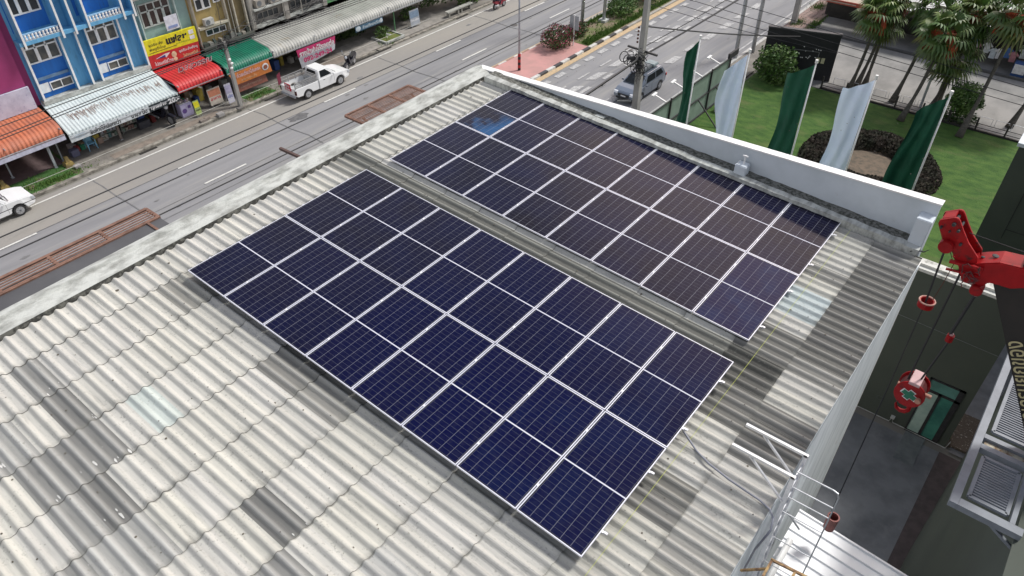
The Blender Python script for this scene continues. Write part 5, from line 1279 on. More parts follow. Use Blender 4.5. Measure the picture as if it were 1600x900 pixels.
WHT = mat('awning_white', (.56, .62, .62), .5, (.48, .54, .54), .8, 6, tone=True)
REDA = mat('awning_red', (.55, .025, .03), .5, (.45, .03, .03), .8, 5, tone=True)
GRNA = mat('awning_green', (.005, .17, .10), .5, (.01, .12, .08), .8, 5, tone=True)
GRYA = mat('awning_grey', (.40, .40, .37), .55, (.30, .30, .28), .7, 7, tone=True, col3=(.30, .24, .15), ns3=.6, lo3=.60, hi3=.75)
awning('weathered orange ribbed awning over the leftmost shop', ORN, -3, 10.1, -12.15, -3.3, 9.75, -12.85, .24, seed=1)
wa = awning('long white metal awning with rust streaks in front of the blue shophouse', WHT, 10.35, 17.65, -12.1, 9.95, 17.45, -13.25, .21, drop=.36, vert=True, rib=.025)
awning('glossy red ribbed awning under the red sign board', REDA, 17.7, 21.5, -12.45, 17.5, 21.05, -13.0, .25)
awning('green ribbed awning behind the slim concrete pole', GRNA, 21.7, 25.75, -12.45, 21.3, 25.25, -13.05, .2)
awning('long grey metal awning with a rounded front edge', GRYA, 25.8, 41.5, -12.5, 25.3, 41.1, -13.1, .25, rib=.04, tones=[.85, 1.1, .9])
# rust streaks on the white awning: thin flakes just above the sheet
rr = random.Random(14); b = MB()
for i in range(120):
    s = i / 120 ; y = 11.0 + 6.3 * s + rr.uniform(-.03, .03); q0 = .52 + .12 * math.sin(s * 9) * .3 + rr.uniform(-.04, .05); L = rr.uniform(.05, .22)
    def pp(q, dy):
        x = FX + .05 + (-34.8 - FX - .05) * q; z = -12.1 + (-12.89 + 12.1) * q + .038 + .03 * (1 - abs(2 * q - 1)); return (x, y + dy - .25 * q, z)
    if rr.random() < .7: b.face([pp(q0, -.016), pp(q0 + L, -.008), pp(q0 + L, .010), pp(q0, .016)])
b.build('rust_streak', plain('awning_rust', (.26, .17, .13), .9), wa)['kind'] = 'stuff'
vs_ = thing('valance_sign', 'white cloth sign with dark lettering along the front edge of the white awning', 'sign', (-34.7, 13.5, -13.1))
b = MB(); b.box(-34.735, -34.72, 9.95, 15.2, -13.42, -12.98); b.build('cloth', plain('valance_white', (.62, .66, .68)), vs_)
MV = lambda y, z, x=-34.712: plane_m((x, y, z), (0, 1, 0), (0, 0, 1))
text('สินค้ามีให้เลือกกว่า', MV(11.2, -13.36), 2.0, .33, PK, 'lettering', vs_, .03); text('นานาชนิด', MV(13.95, -13.36), 1.1, .32, PK, 'lettering', vs_, .03)
b = MB(); b.ball((-34.72, 10.6, -13.15), (.006, .45, .13), 12, 6); b.build('faded_print', plain('pale_print', (.42, .50, .56)), vs_)
vs_ = thing('valance_sign', 'black sign with white price lettering at the right end of the white awning', 'sign', (-34.7, 16.3, -13.1))
b = MB(); b.box(-34.735, -34.72, 15.25, 17.5, -13.42, -12.98); b.build('cloth', plain('valance_black', (.02, .03, .035)), vs_)
text('ทุกอย่าง', MV(15.35, -13.38), 1.1, .33, PW, 'lettering', vs_, .05); text('20.-', MV(16.6, -13.38), .8, .36, PW, 'lettering', vs_, .05)
s = thing('awning_sign', 'standing white outlined shop name letters on top of the red awning', 'sign', (-36, 19.5, -12.3))
text('เวสสุวรรณ', plane_m((-36.2, 18.55, -12.42), (0, 1, .0), (.35, 0, 1)), 2.65, .62, plain('sign_dark_core', (.05, .05, .12)), 'lettering_shadow', s, .07); text('เวสสุวรรณ', plane_m((-36.17, 18.55, -12.42), (0, 1, .0), (.35, 0, 1)), 2.65, .62, PW, 'lettering', s, .025)
b = MB()
for y in (18.9, 20.6): b.bar((-36.2, y, -12.6), (-36.2, y, -12.3), .04, .04); b.bar((-36.2, y, -12.1), (-35.5, y, -12.62), .03, .03)
b.build('stand', BLACK, s)
b = MB(); b.obox((-35.9, 20.15, -12.60), (.28, 0, -.05), (0, .85, 0), (0, 0, .01)); b.build('gold_band', plain('gold_band', (.42, .22, .05)), s)
b = MB(); b.box(-34.74, -34.72, 9.0 - 12.3, 9.75, -13.08, -12.80); tag(b.build('awning_valance', plain('lilac_cloth', (.55, .55, .66))), 'pale lilac cloth strip along the orange awning edge', 'cloth strip')
# banners
s = thing('hanging_banner', 'orange food banner tied under the green awning', 'banner', (-34.65, 23, -13.3))
b = MB(); b.mesh([(-34.68, 21.35, -13.0), (-34.68, 24.75, -12.92), (-34.62, 24.85, -13.85), (-34.62, 21.75, -13.85)], [(0, 3, 2, 1)]); b.build('cloth', PO, s)
text('ก๋วยเตี๋ยวไก่มะระ', MV(21.9, -13.38, -34.6), 2.0, .32, plain('pale_pink_print', (.7, .55, .6)), 'lettering', s, .02); text('อาหารตามสั่ง', MV(22.2, -13.72, -34.6), 1.3, .2, plain('print_lemon', (.65, .5, .3)), 'lettering', s)
b = MB(); b.ball((-34.62, 24.35, -13.35), (.02, .28, .26), 12, 7); b.build('bowl_print', PW, s); b = MB(); b.ball((-34.6, 24.35, -13.36), (.01, .18, .16), 12, 7); b.build('bowl_food_print', plain('food_brown', (.3, .1, .06)), s)
s = thing('hanging_banner', 'brown red banner hanging below the orange one', 'banner', (-34.7, 23, -14.2))
b = MB(); b.mesh([(-34.8, 21.8, -13.88), (-34.8, 24.3, -13.88), (-34.75, 24.4, -14.5), (-34.75, 21.9, -14.5)], [(0, 3, 2, 1)]); b.build('cloth', plain('banner_brown', (.30, .12, .09)), s)
text('เปิดบริการทุกวัน', MV(22.1, -14.3, -34.73), 1.8, .22, plain('tan_print', (.5, .35, .28)), 'lettering', s)
s = thing('hanging_banner', 'crimson and white phone number banner hanging behind the pickup', 'banner', (-34.65, 29, -13.6))
yb = lambda y, z: (-34.68 + .04 * math.sin(y * 2), y, z)
b = MB(); b.mesh([yb(27.3, -13.12), yb(31.1, -13.12), yb(31.0, -13.72), yb(27.4, -13.72)], [(0, 3, 2, 1)]); b.build('crimson_band', PP, s)
b = MB(); b.mesh([yb(27.4, -13.72), yb(31.0, -13.72), yb(30.9, -14.15), yb(27.55, -14.62)], [(0, 3, 2, 1)]); b.build('white_band', plain('banner_white', (.62, .64, .68)), s)
text('รางน้ำฝนไร้รอยต่อ', MV(27.45, -13.68, -34.6), 3.4, .48, PW, 'lettering', s, .04); text('092-249-24', MV(27.75, -14.20, -34.6), 2.8, .38, PP, 'lettering', s, .04)
s = thing('hanging_banner', 'pale blue small banner under the far part of the grey awning', 'banner', (-34.65, 34.7, -13.3))
b = MB(); b.box(-34.7, -34.68, 33.2, 36.2, -13.52, -13.08); b.build('cloth', plain('banner_blue', (.06, .13, .2)), s); text('ร้านซักอบรีด', MV(33.95, -13.42, -34.66), 1.9, .26, plain('ice_print', (.5, .6, .66)), 'lettering', s, .03)
MB().ball((-34.67, 33.5, -13.3), (.015, .28, .2), 10, 6).build('soap_print', plain('ice_white', (.55, .62, .66)), s); MB().ball((-34.67, 36.0, -13.3), (.015, .18, .18), 10, 6).build('soap_print', plain('ice_white', (.55, .62, .66)), s)
# shop fronts: posts, items
def gp(u, v, z=G + .12): p = pz(u, v, z); return p
for i, (u, v, lab) in enumerate([(88, 262, 'pale metal awning post beside the yellow block'), (99, 252, 'thin grey awning post right of the yellow block'), (190, 218, 'rusty awning post in front of the goods racks'), (263, 186, 'dark left post between white and red awning'), (276, 184, 'dark right post between white and red awning'), (20, 278, 'pale metal post of the leftmost shop front'), (497, 66, 'grey awning post left of the dark driveway'), (612, 48, 'green post under the far part of the grey awning')]):
    p = gp(u, v); p.x = min(p.x, -34.9) if i < 7 else -35; h = 1.95
    t = thing('awning_post', lab, 'post', (p.x, p.y, G + .12)); w_ = .14 if i in (0, 2) else .08
    b = MB(); b.bar((p.x, p.y, G + .1), (p.x, p.y, G + h), w_, w_); b.build('post', plain(['pale_post', 'grey_post', 'brown_post', 'dark_post', 'dark_post', 'pale_post', 'grey_post', 'green_post'][i], [(.4, .42, .44), (.25, .27, .28), (.2, .16, .14), (.07, .07, .08), (.07, .07, .08), (.4, .42, .44), (.2, .2, .2), (.1, .25, .12)][i]), t)
    b = MB(); b.box(p.x - .1, p.x + .1, p.y - .1, p.y + .1, G + .1, G + .16); b.build('base_plate', STEEL, t)
t = thing('bamboo_screen', 'dark yellowish slatted screen behind the leftmost shop front', 'screen', (-38.7, 6, G))
b = MB()
for i in range(70): b.box(-38.7, -38.66, -1 + i * .15, -1 + i * .15 + .11, G + .15, -12.6)
b.build('slats', plain('screen_olive', (.07, .065, .02)), t)
b = MB(); b.box(-38.64, -38.60, -1, 9.5, -12.62, -12.56); b.box(-38.64, -38.60, -1, 9.5, G + .14, G + .22); b.build('rail', plain('screen_rail', (.3, .3, .3)), t)
def cone_block(u, v, lab):
    p = gp(u, v); t = thing('yellow_block', lab, 'bollard', p); P0 = p
    b = MB(); b.mesh([P0 + Vector((x * s, y * s, z)) for z, s in ((0, .28), (.25, .22), (.26, .13), (.6, .09)) for x, y in ((-1, -1), (1, -1), (1, 1), (-1, 1))], [(3, 2, 1, 0), (12, 13, 14, 15)] + [(k * 4 + i, k * 4 + (i + 1) % 4, (k + 1) * 4 + (i + 1) % 4, (k + 1) * 4 + i) for k in range(3) for i in range(4)])
    b.build('body', mat('dirty_yellow', (.34, .25, .08), .8, (.16, .12, .06), 5), t)
cone_block(108, 258, 'dirty yellow concrete block at the right of the green verge'); cone_block(8, 296, 'dirty yellow concrete block at the left edge of the view')
def crate_thing(u, v, s, col, lab, name='box', cat='box', h=None, x=None):
    p = gp(u, v); h = h or s[2]
    if x is not None: p.x = x
    b = MB(); b.box(p.x - s[0] / 2, p.x + s[0] / 2, p.y - s[1] / 2, p.y + s[1] / 2, p.z, p.z + s[2])
    return tag(b.build(name, plain('goods_%02d%02d%02d' % tuple(int(c * 99) for c in col), col), bevel=.02), lab, cat)
def chair():
    p = gp(144, 232); t = thing('plastic_chair', 'light blue plastic armchair under the white awning', 'chair', p, 0); m_ = plain('chair_blue', (.20, .42, .58), .45)
    L = lambda x, y, z: p + Vector((x, y, z))
    b = MB(); b.obox(L(0, 0, .42), (.24, 0, 0), (0, .24, 0), (0, 0, .02)); b.build('seat', m_, t, bevel=.01)
    b = MB(); b.obox(L(-.25, 0, .72), (.02, 0, -.0), (0, .24, 0), (-.05, 0, .28)); b.build('backrest', m_, t, bevel=.01)
    for sx in (-1, 1):
        for sy in (-1, 1): b = MB(); b.bar(L(sx * .27, sy * .28, 0), L(sx * .2, sy * .22, .42), .05, .05); b.build('leg', m_, t)
    for sy in (-1, 1): b = MB(); b.bar(L(-.24, sy * .26, .66), L(.2, sy * .27, .62), .06, .03); b.bar(L(.2, sy * .27, .62), L(.24, sy * .27, .2), .05, .03); b.build('armrest', m_, t)
chair()
def washer():
    p = gp(293, 180); p.x = -35.4; t = thing('washing_machine', 'lilac and white twin tub washing machine with clutter on top', 'washing machine', p)
    b = MB(); b.box(p.x - .35, p.x + .3, p.y - .45, p.y + .45, p.z, p.z + .9); b.build('body', plain('washer_lilac', (.55, .50, .72)), t, bevel=.03)
    b = MB(); b.tube([(p.x + .3, p.y - .2, p.z + .45), (p.x + .31, p.y - .2, p.z + .45)], .17, 16); b.box(p.x + .302, p.x + .312, p.y + .1, p.y + .3, p.z + .55, p.z + .75); b.build('sticker', plain('washer_purple', (.14, .08, .28)), t)
    b = MB(); b.box(p.x - .3, p.x + .2, p.y - .4, p.y + .4, p.z + .9, p.z + .94); b.build('lid', PW, t)
    rr = random.Random(5); cols = [(.45, .35, .32), (.6, .55, .5), (.25, .2, .2), (.5, .3, .3), (.3, .25, .35)]
    for i in range(7):
        b = MB(); q = (p.x - .2 + rr.uniform(0, .35), p.y - .36 + i * .12, p.z + 1.02 + rr.uniform(0, .06)); b.ball(q, (.11, .09, .1), 8, 5); tag(b.build('bag', plain('bag%d' % (i % 5), cols[i % 5])), ['beige', 'cream', 'dark', 'pinkish', 'mauve', 'second beige', 'second cream'][i] + ' crumpled bag heaped on the washing machine', 'bag', 'bags on the washing machine')
washer()
def aboard(u, v, w_, h, col, col2, lab, txt, tcol, x=None, tilt=.12):
    p = gp(u, v); 
    if x: p.x = x
    t = thing('standing_sign', lab, 'sign', p)
    b = MB(); b.obox(p + Vector((-tilt * h / 2, 0, .15 + h / 2)), (.015, 0, .0), (0, w_ / 2, 0), (-tilt * h / 2, 0, h / 2)); b.build('board', col, t)
    b = MB(); b.obox(p + Vector((-tilt * h * .7 + .02, 0, .15 + h * .72)), (.004, 0, 0), (0, w_ / 2 * .92, 0), (-tilt * h * .2, 0, h * .2)); b.build('print_band', col2, t)
    b = MB()
    for sy in (-1, 1): b.bar(p + Vector((0, sy * w_ * .4, 0)), p + Vector((0, sy * w_ * .4, .18)), .03, .03); b.bar(p + Vector((-.45, sy * w_ * .4, 0)), p + Vector((-tilt * h, sy * w_ * .4, h * .9)), .03, .03)
    b.build('stand', STEEL, t)
    text(txt, plane_m(p + Vector((.03 - tilt * h * .35, -w_ * .4, .15 + h * .28)), (0, 1, 0), (-tilt, 0, 1)), w_ * .8, h * .16, tcol, 'lettering', t, .02)
aboard(313, 182, .42, 1.0, plain('lime', (.35, .45, .15)), PY, 'narrow yellow green standing sign by the pavement stones', 'ขายส่ง', PK)
aboard(341, 165, 1.0, 1.15, plain('peach', (.55, .50, .42)), plain('peach_red', (.55, .22, .13)), 'wide peach coloured menu board under the red awning', 'อาหาร', PR)
aboard(364, 163, .5, 1.35, plain('pale_lilac', (.5, .5, .58)), plain('lilac2', (.38, .36, .5)), 'tall pale lilac sign leaning beside the slim pole', 'เปิด', PB)
aboard(650, 42, 1.1, 1.3, plain('grey_board', (.35, .38, .42)), plain('grey_blue', (.2, .28, .38)), 'grey blue notice board beyond the planter', 'ร้านซัก', PW)
def rack(u, v, lab, seed):
    p = gp(u, v); p.x = -36.4; rr = random.Random(seed); t = thing('goods_rack', lab, 'rack', p)
    for k in range(4): b = MB(); b.box(p.x - .2, p.x + .2, p.y - .55, p.y + .55, p.z + .12 + k * .4, p.z + .15 + k * .4); b.build('shelf', plain('rack_grey', (.3, .3, .28)), t)
    b = MB()
    for sy in (-.55, .55):
        for sx in (-.2, .2): b.bar((p.x + sx, p.y + sy, p.z), (p.x + sx, p.y + sy, p.z + 1.6), .03, .03)
    b.build('uprights', plain('rack_grey', (.3, .3, .28)), t)
    cols = [(.3, .27, .22), (.15, .2, .16), (.4, .38, .34), (.2, .12, .1), (.35, .35, .4), (.1, .2, .2)]
    for k in range(3):
        for j in range(5):
            c = rr.choice(cols); b = MB(); q = p.y - .42 + j * .21; h = rr.uniform(.14, .3); b.box(p.x - .12, p.x + .16, q - .085, q + .085, p.z + .151 + k * .4, p.z + .151 + k * .4 + h)
            tag(b.build('package', plain('pk_%d' % cols.index(c), c)), f"{['tan','green','cream','dark red','lilac grey','teal black'][cols.index(c)]} package, {['first','second','third','fourth','fifth'][j]} along the {['bottom','middle','top'][k]} shelf of the {lab.split(' ')[0]} rack", 'package', 'packages on goods racks')
rack(205, 205, 'right goods rack in the shade of the white awning', 1); rack(172, 216, 'left goods rack beside the rusty awning post', 2)
for u, v, s, c, lab, cat in [(118, 243, (.45, .5, .45), (.13, .13, .2), 'dark blue stool box on the pavement by the white awning corner', 'stool'), (122, 262, (.35, .4, .2), (.35, .33, .33), 'small grey sack on the kerb', 'sack'), (122, 236, (.3, .3, .35), (.3, .05, .05), 'red bucket beside the blue chair', 'bucket'), (130, 233, (.3, .3, .35), (.04, .25, .13), 'green bucket beside the blue chair', 'bucket'), (113, 232, (.5, .4, .3), (.55, .5, .5), 'white tray among dark goods at the awning corner', 'tray'),
        (168, 214, (.5, .6, .9), (.05, .2, .15), 'tall teal green bin under the white awning', 'bin'), (180, 209, (.4, .5, 1.0), (.3, .32, .28), 'tall pale carton stack under the white awning', 'carton'), (157, 223, (.35, .35, .4), (.35, .25, .2), 'small brown carton beside the blue chair', 'carton'), (225, 198, (.6, .8, .5), (.05, .05, .06), 'black crate in front of the goods racks', 'crate'), (240, 190, (.3, .3, .5), (.16, .02, .02), 'red box beside the black motorcycle', 'box'),
        (318, 190, (.32, .5, .16), (.22, .19, .17), 'rough stone on the kerb left of the menu board', 'stone'), (324, 187, (.28, .4, .18), (.25, .21, .18), 'smaller rough stone beside the narrow sign', 'stone'), (345, 181, (.4, .5, .22), (.3, .29, .28), 'pale rough stone in front of the menu board', 'stone'), (375, 170, (.3, .4, .1), (.16, .15, .14), 'flat dark stone at the foot of the slim pole', 'stone')]:
    crate_thing(u, v, s, c, lab, cat.replace(' ', '_'), cat)
# rope barrier
tag(MB().tube([(-34.0, -4, G + .55), (-34.0, 9.6, G + .5), (-34.1, 20.9, G + .5)], .012, 4).tube([(-34.0, 21.2, G + .5), (-34.0, 41, G + .55)], .012, 4).build('rope_barrier', plain('pale_rope', (.5, .5, .45))), 'thin pale rope strung low along the kerb of the shops', 'rope')
# planter
t = thing('planter', 'low kerbside planter ring with weeds and a white tap', 'planter', (-34.2, 36.4, G))
b = MB(); b.box(-35.4, -33.6, 35.3, 35.45, G, G + .3); b.box(-35.4, -33.6, 37.35, 37.5, G, G + .3); b.box(-33.7, -33.55, 35.45, 37.35, G, G + .3); b.box(-35.4, -35.25, 35.45, 37.35, G, G + .3); b.build('rim', CONC, t)
b = MB(); b.box(-35.25, -33.7, 35.45, 37.35, G + .12, G + .22); b.build('weeds', mat('planter_weeds', (.10, .15, .03), .9, (.18, .17, .05), 4), t)
b = MB(); b.bar((-34.4, 36.2, G + .2), (-34.4, 36.2, G + .62), .05, .05); b.bar((-34.4, 36.2, G + .55), (-34.1, 36.4, G + .5), .06, .06); b.build('tap', PW, t)
for i, (u, v) in enumerate([(708, 24), (727, 16)]):
    p = gp(u, v); t = thing('concrete_bench', ['left', 'right'][i] + ' of two pale concrete benches at the kerb under the trees', 'bench', p, 0, 'concrete benches under the trees')
    b = MB(); b.box(p.x - .2, p.x + .2, p.y - .85, p.y + .85, p.z + .42, p.z + .52); b.build('seat', plain('bench_top', (.42, .42, .38)), t)
    for dy in (-.6, .6): b = MB(); b.box(p.x - .15, p.x + .15, p.y + dy - .08, p.y + dy + .08, p.z, p.z + .42); b.build('leg', plain('bench_leg', (.3, .29, .26)), t)
t = thing('market_stall', 'small blue and white street stall beyond the trees at the top edge', 'stall', (-34.8, 49.5, G))
b = MB(); b.box(-35.3, -34.3, 48.4, 51, G + .1, G + 1.0); b.build('counter', plain('stall_blue', (.05, .12, .35)), t)
b = MB(); b.box(-34.29, -34.27, 48.5, 50.0, G + .3, G + .95); b.build('panel', PW, t)
b = MB(); b.bar((-35, 48.4, G), (-35, 48.4, G + 2), .05, .05); b.bar((-35, 51, G), (-35, 51, G + 2), .05, .05); b.box(-35.8, -34.1, 48.2, 51.2, G + 2.0, G + 2.06); b.build('canopy', plain('stall_canopy', (.4, .2, .3)), t)
# ================================================================== VEHICLES
def arch(cy, r, z0, n=9):   # points over a wheel opening, from rear (-) to front (+)
    return [(cy - r * math.cos(a), max(z0, .33 + r * math.sin(a))) for a in [math.pi * k / (n - 1) for k in range(n)]]
def wheel(parent, L, x, y, r, s, rim):
    w_ = MB(); w_.tube([L(x, y, r), L(x + s * .20, y, r)], r, 22); w_ = w_.build('wheel', BLACK, parent, bevel=.02)
    b = MB(); b.tube([L(x + s * .201, y, r), L(x + s * .207, y, r)], r * .66, 20); b.build('rim', rim, w_)
    b = MB()
    for k in range(8):
        a = k * math.pi / 4; b.bar(L(x + s * .212, y, r), L(x + s * .212, y + r * .6 * math.cos(a), r + r * .6 * math.sin(a)), .05, .01, up=(1, 0, 0))
    b.build('spokes', STEEL, w_)
def frustum(b, L, base, top, z0, z1):   # base/top = (y0,y1,hw)
    vs = [L(sx * hw, y, z) for (y0, y1, hw), z in ((base, z0), (top, z1)) for sx, y in ((-1, y0), (1, y0), (1, y1), (-1, y1))]
    b.mesh(vs, [(3, 2, 1, 0), (4, 5, 6, 7), (0, 1, 5, 4), (1, 2, 6, 5), (2, 3, 7, 6), (3, 0, 4, 7)])
def Lfun(t, f):
    o = Vector(t.location)
    return (lambda x, y, z: o + Vector((x, y, z))) if f > 0 else (lambda x, y, z: o + Vector((-x, -y, z)))
WP = plain('vehicle_white', (.78, .79, .79), .25, .96, coat=.6); SP = plain('vehicle_silver', (.18, .21, .255), .28, .95, metal=.35, coat=.6)
RIM = plain('wheel_rim', (.42, .42, .43), .35, metal=.5)
def frpt(base, top, z0, z1, s, u, v, side):  # point on a frustum side; side in 'L','R','F','B'
    y0 = base[0] + (top[0] - base[0]) * v; y1 = base[1] + (top[1] - base[1]) * v; hw = base[2] + (top[2] - base[2]) * v; z = z0 + (z1 - z0) * v; e = .006
    if side == 'R': return (hw + e, y0 + (y1 - y0) * u, z)
    if side == 'L': return (-hw - e, y0 + (y1 - y0) * u, z)
    if side == 'F': return (-hw + 2 * hw * u, y1 + e, z)
    return (-hw + 2 * hw * u, y0 - e, z)
def glassq(name, t, L, base, top, z0, z1, side, pts):
    b = MB(); b.face([L(*frpt(base, top, z0, z1, 0, u, v, side)) for u, v in pts]); b.face([L(*frpt(base, top, z0, z1, 0, u, v, side)) for u, v in reversed(pts)])
    return b.build(name, GLASS, t)
def pickup(loc, label, rack, f=1):
    t = thing('pickup_truck', label, 'pickup truck', loc); L = Lfun(t, f); W = .87
    fy, ry = 1.52, -1.52
    prof = [(-.46, .33)] + arch(fy, .42, .33) + [(2.40, .36), (2.52, .48), (2.53, .72), (2.46, .86), (2.2, .94), (1.75, 1.02), (1.2, 1.06), (-.46, 1.06)]
    b = MB(); b.prism(prof, lambda y, z, x: L(x * (1 if y < 1.9 else 1 - .14 * (y - 1.9) / .6), y, z), -W, W); b.build('body', WP, t, bevel=.045)
    cb, ct = (-.44, 1.18, .83), (-.30, .62, .68); b = MB(); frustum(b, L, cb, ct, 1.04, 1.66); b.build('cab', WP, t, bevel=.05)
    glassq('windscreen', t, L, cb, ct, 1.04, 1.66, 'F', [(.07, .1), (.93, .1), (.9, .9), (.1, .9)]); glassq('rear_window', t, L, cb, ct, 1.04, 1.66, 'B', [(.15, .3), (.85, .3), (.82, .85), (.18, .85)])
    for s in 'LR': glassq('side_window', t, L, cb, ct, 1.04, 1.66, s, [(.14, .15), (.82, .15), (.76, .55), (.66, .88), (.16, .88)])
    sp = [(-.50, .40)] + [(a, c) for a, c in reversed(arch(ry, .42, .40))] + [(-2.40, .42), (-2.56, .55), (-2.58, 1.03), (-.50, 1.03)]
    for x0, x1 in ((-W, -W + .07), (W - .07, W)): b = MB(); b.prism(sp, lambda y, z, x: L(x, y, z), x0, x1); b.build('bed_side', WP, t, bevel=.02)
    b = MB(); b.prism([(-2.58, .48), (-2.52, .48), (-2.52, 1.03), (-2.58, 1.03)], lambda y, z, x: L(x, y, z), -W + .072, W - .072); b.build('tailgate', WP, t, bevel=.01)
    b = MB(); b.prism([(-2.515, .56), (-.50, .56), (-.50, .62), (-2.515, .62)], lambda y, z, x: L(x, y, z), -W + .072, W - .072); b.prism([(-.56, .62), (-.50, .62), (-.50, 1.03), (-.56, 1.03)], lambda y, z, x: L(x, y, z), -W + .072, W - .072); b.build('bed_floor', plain('bed_grey', (.45, .47, .47)), t)
    b = MB(); b.prism([(-2.4, .34), (2.3, .34), (2.3, .45), (-2.4, .45)], lambda y, z, x: L(x, y, z), -.6, .6); b.build('chassis', BLACK, t)
    for y in (fy, ry):
        for s in (-1, 1): wheel(t, L, s * (W - .21), y, .345, s, RIM)
    for s in (-1, 1):
        b = MB(); b.prism([(2.36, .68), (2.545, .66), (2.50, .82), (2.30, .86)], lambda y, z, x: L(x, y, z), *sorted((s * .52, s * .80))); b.build('headlight', plain('lamp_clear', (.6, .62, .65), .1), t)
        b = MB(); b.prism([(-2.592, .62), (-2.5, .62), (-2.5, .92), (-2.592, .92)], lambda y, z, x: L(x, y, z), *sorted((s * .74, s * .885))); b.build('tail_light', plain('lamp_dark_red', (.06, .01, .01), .2), t)
        b = MB(); b.obox(L(s * .97, .88, 1.12), L(.07, 0, 0) - L(0, 0, 0), (0, .04, 0), (0, 0, .07)); b.build('mirror', WP, t, bevel=.015)
        b = MB(); b.obox(L(s * (W + .004), -.30 + .35, .92), (.004, 0, 0), (0, .08, 0), (0, 0, .015)); b.build('door_handle', BLACK, t)
        b = MB(); b.obox(L(s * (W + .001), -.42, .72), (.002, 0, 0), (0, .008, 0), (0, 0, .33)); b.obox(L(s * (W + .001), .98, .72), (.002, 0, 0), (0, .006, 0), (0, 0, .3)); b.build('door_gap', BLACK, t)
    b = MB(); b.obox(L(0, 2.535, .62), (.40, 0, 0), (0, .012, 0), (0, 0, .08)); b.build('grille', BLACK, t)
    b = MB(); b.bar(L(-.7, 1.28, 1.085), L(.1, 1.22, 1.12), .03, .02); b.bar(L(0, 1.28, 1.085), L(.75, 1.22, 1.12), .03, .02); b.build('wipers', BLACK, t)
    if rack:
        RK = plain('rack_steel', (.30, .30, .30), .5)
        for s in (-1, 1):
            b = MB()
            for z in (1.10, 1.22, 1.34, 1.46): b.bar(L(s * .80, -2.5, z), L(s * .80, -.58, z), .045, .05)
            for y in (-2.5, -1.85, -1.2, -.58): b.bar(L(s * .80, y, 1.0), L(s * .80, y, 1.48), .05, .05)
            b.build('side_rack', RK, t)
        b = MB()
        for z in (1.22, 1.34, 1.46): b.bar(L(-.78, -.58, z), L(.78, -.58, z), .045, .05)
        b.build('front_rack', RK, t)
        s_ = MB(); s_.obox(L(.10, -2.62, 1.08), (.33, 0, 0), (0, .012, 0), (0, 0, .26)); s_ = s_.build('sign_plate', PR, t)
        M = plane_m(L(-.18, -2.645, 1.10), (1, 0, 0), (0, 0, 1)); text('รับ', M, .5, .2, PW, 'lettering', None, .03).parent = None
        o = bpy.data.objects[-1] if False else None
        s2 = MB(); s2.obox(L(-.78, -2.60, 1.45), (.02, 0, 0), (0, .14, .08), (0, 0, .38)); s2.build('flag_board', plain('maroon_board', (.22, .03, .06)), t)
        bump = MB(); bump.obox(L(0, -2.64, .46), (.8, 0, 0), (0, .05, 0), (0, 0, .05)); bump.build('bumper', STEEL, t, bevel=.01)
    else:
        b = MB(); b.obox(L(0, 0, 0) * 0 + L(W + .002, .6, .66), (.002, 0, 0), (0, 1.9, 0), (0, 0, .018)); b.obox(L(-W - .002, .6, .66), (.002, 0, 0), (0, 1.9, 0), (0, 0, .018)); b.build('side_stripe', BLACK, t)
    return t
_t = text
def text_fix(): pass
pk = pickup((-31.72, 26.5, G + .004), 'white pickup truck with a railed cargo bed and red tailgate sign parked at the kerb', True)
for o in list(bpy.data.objects):
    if o.name.startswith('lettering') and o.parent is None and o.type == 'MESH':
        M0 = Vector(pk.location)
        for v in o.data.vertices: v.co -= M0
        o.parent = pk
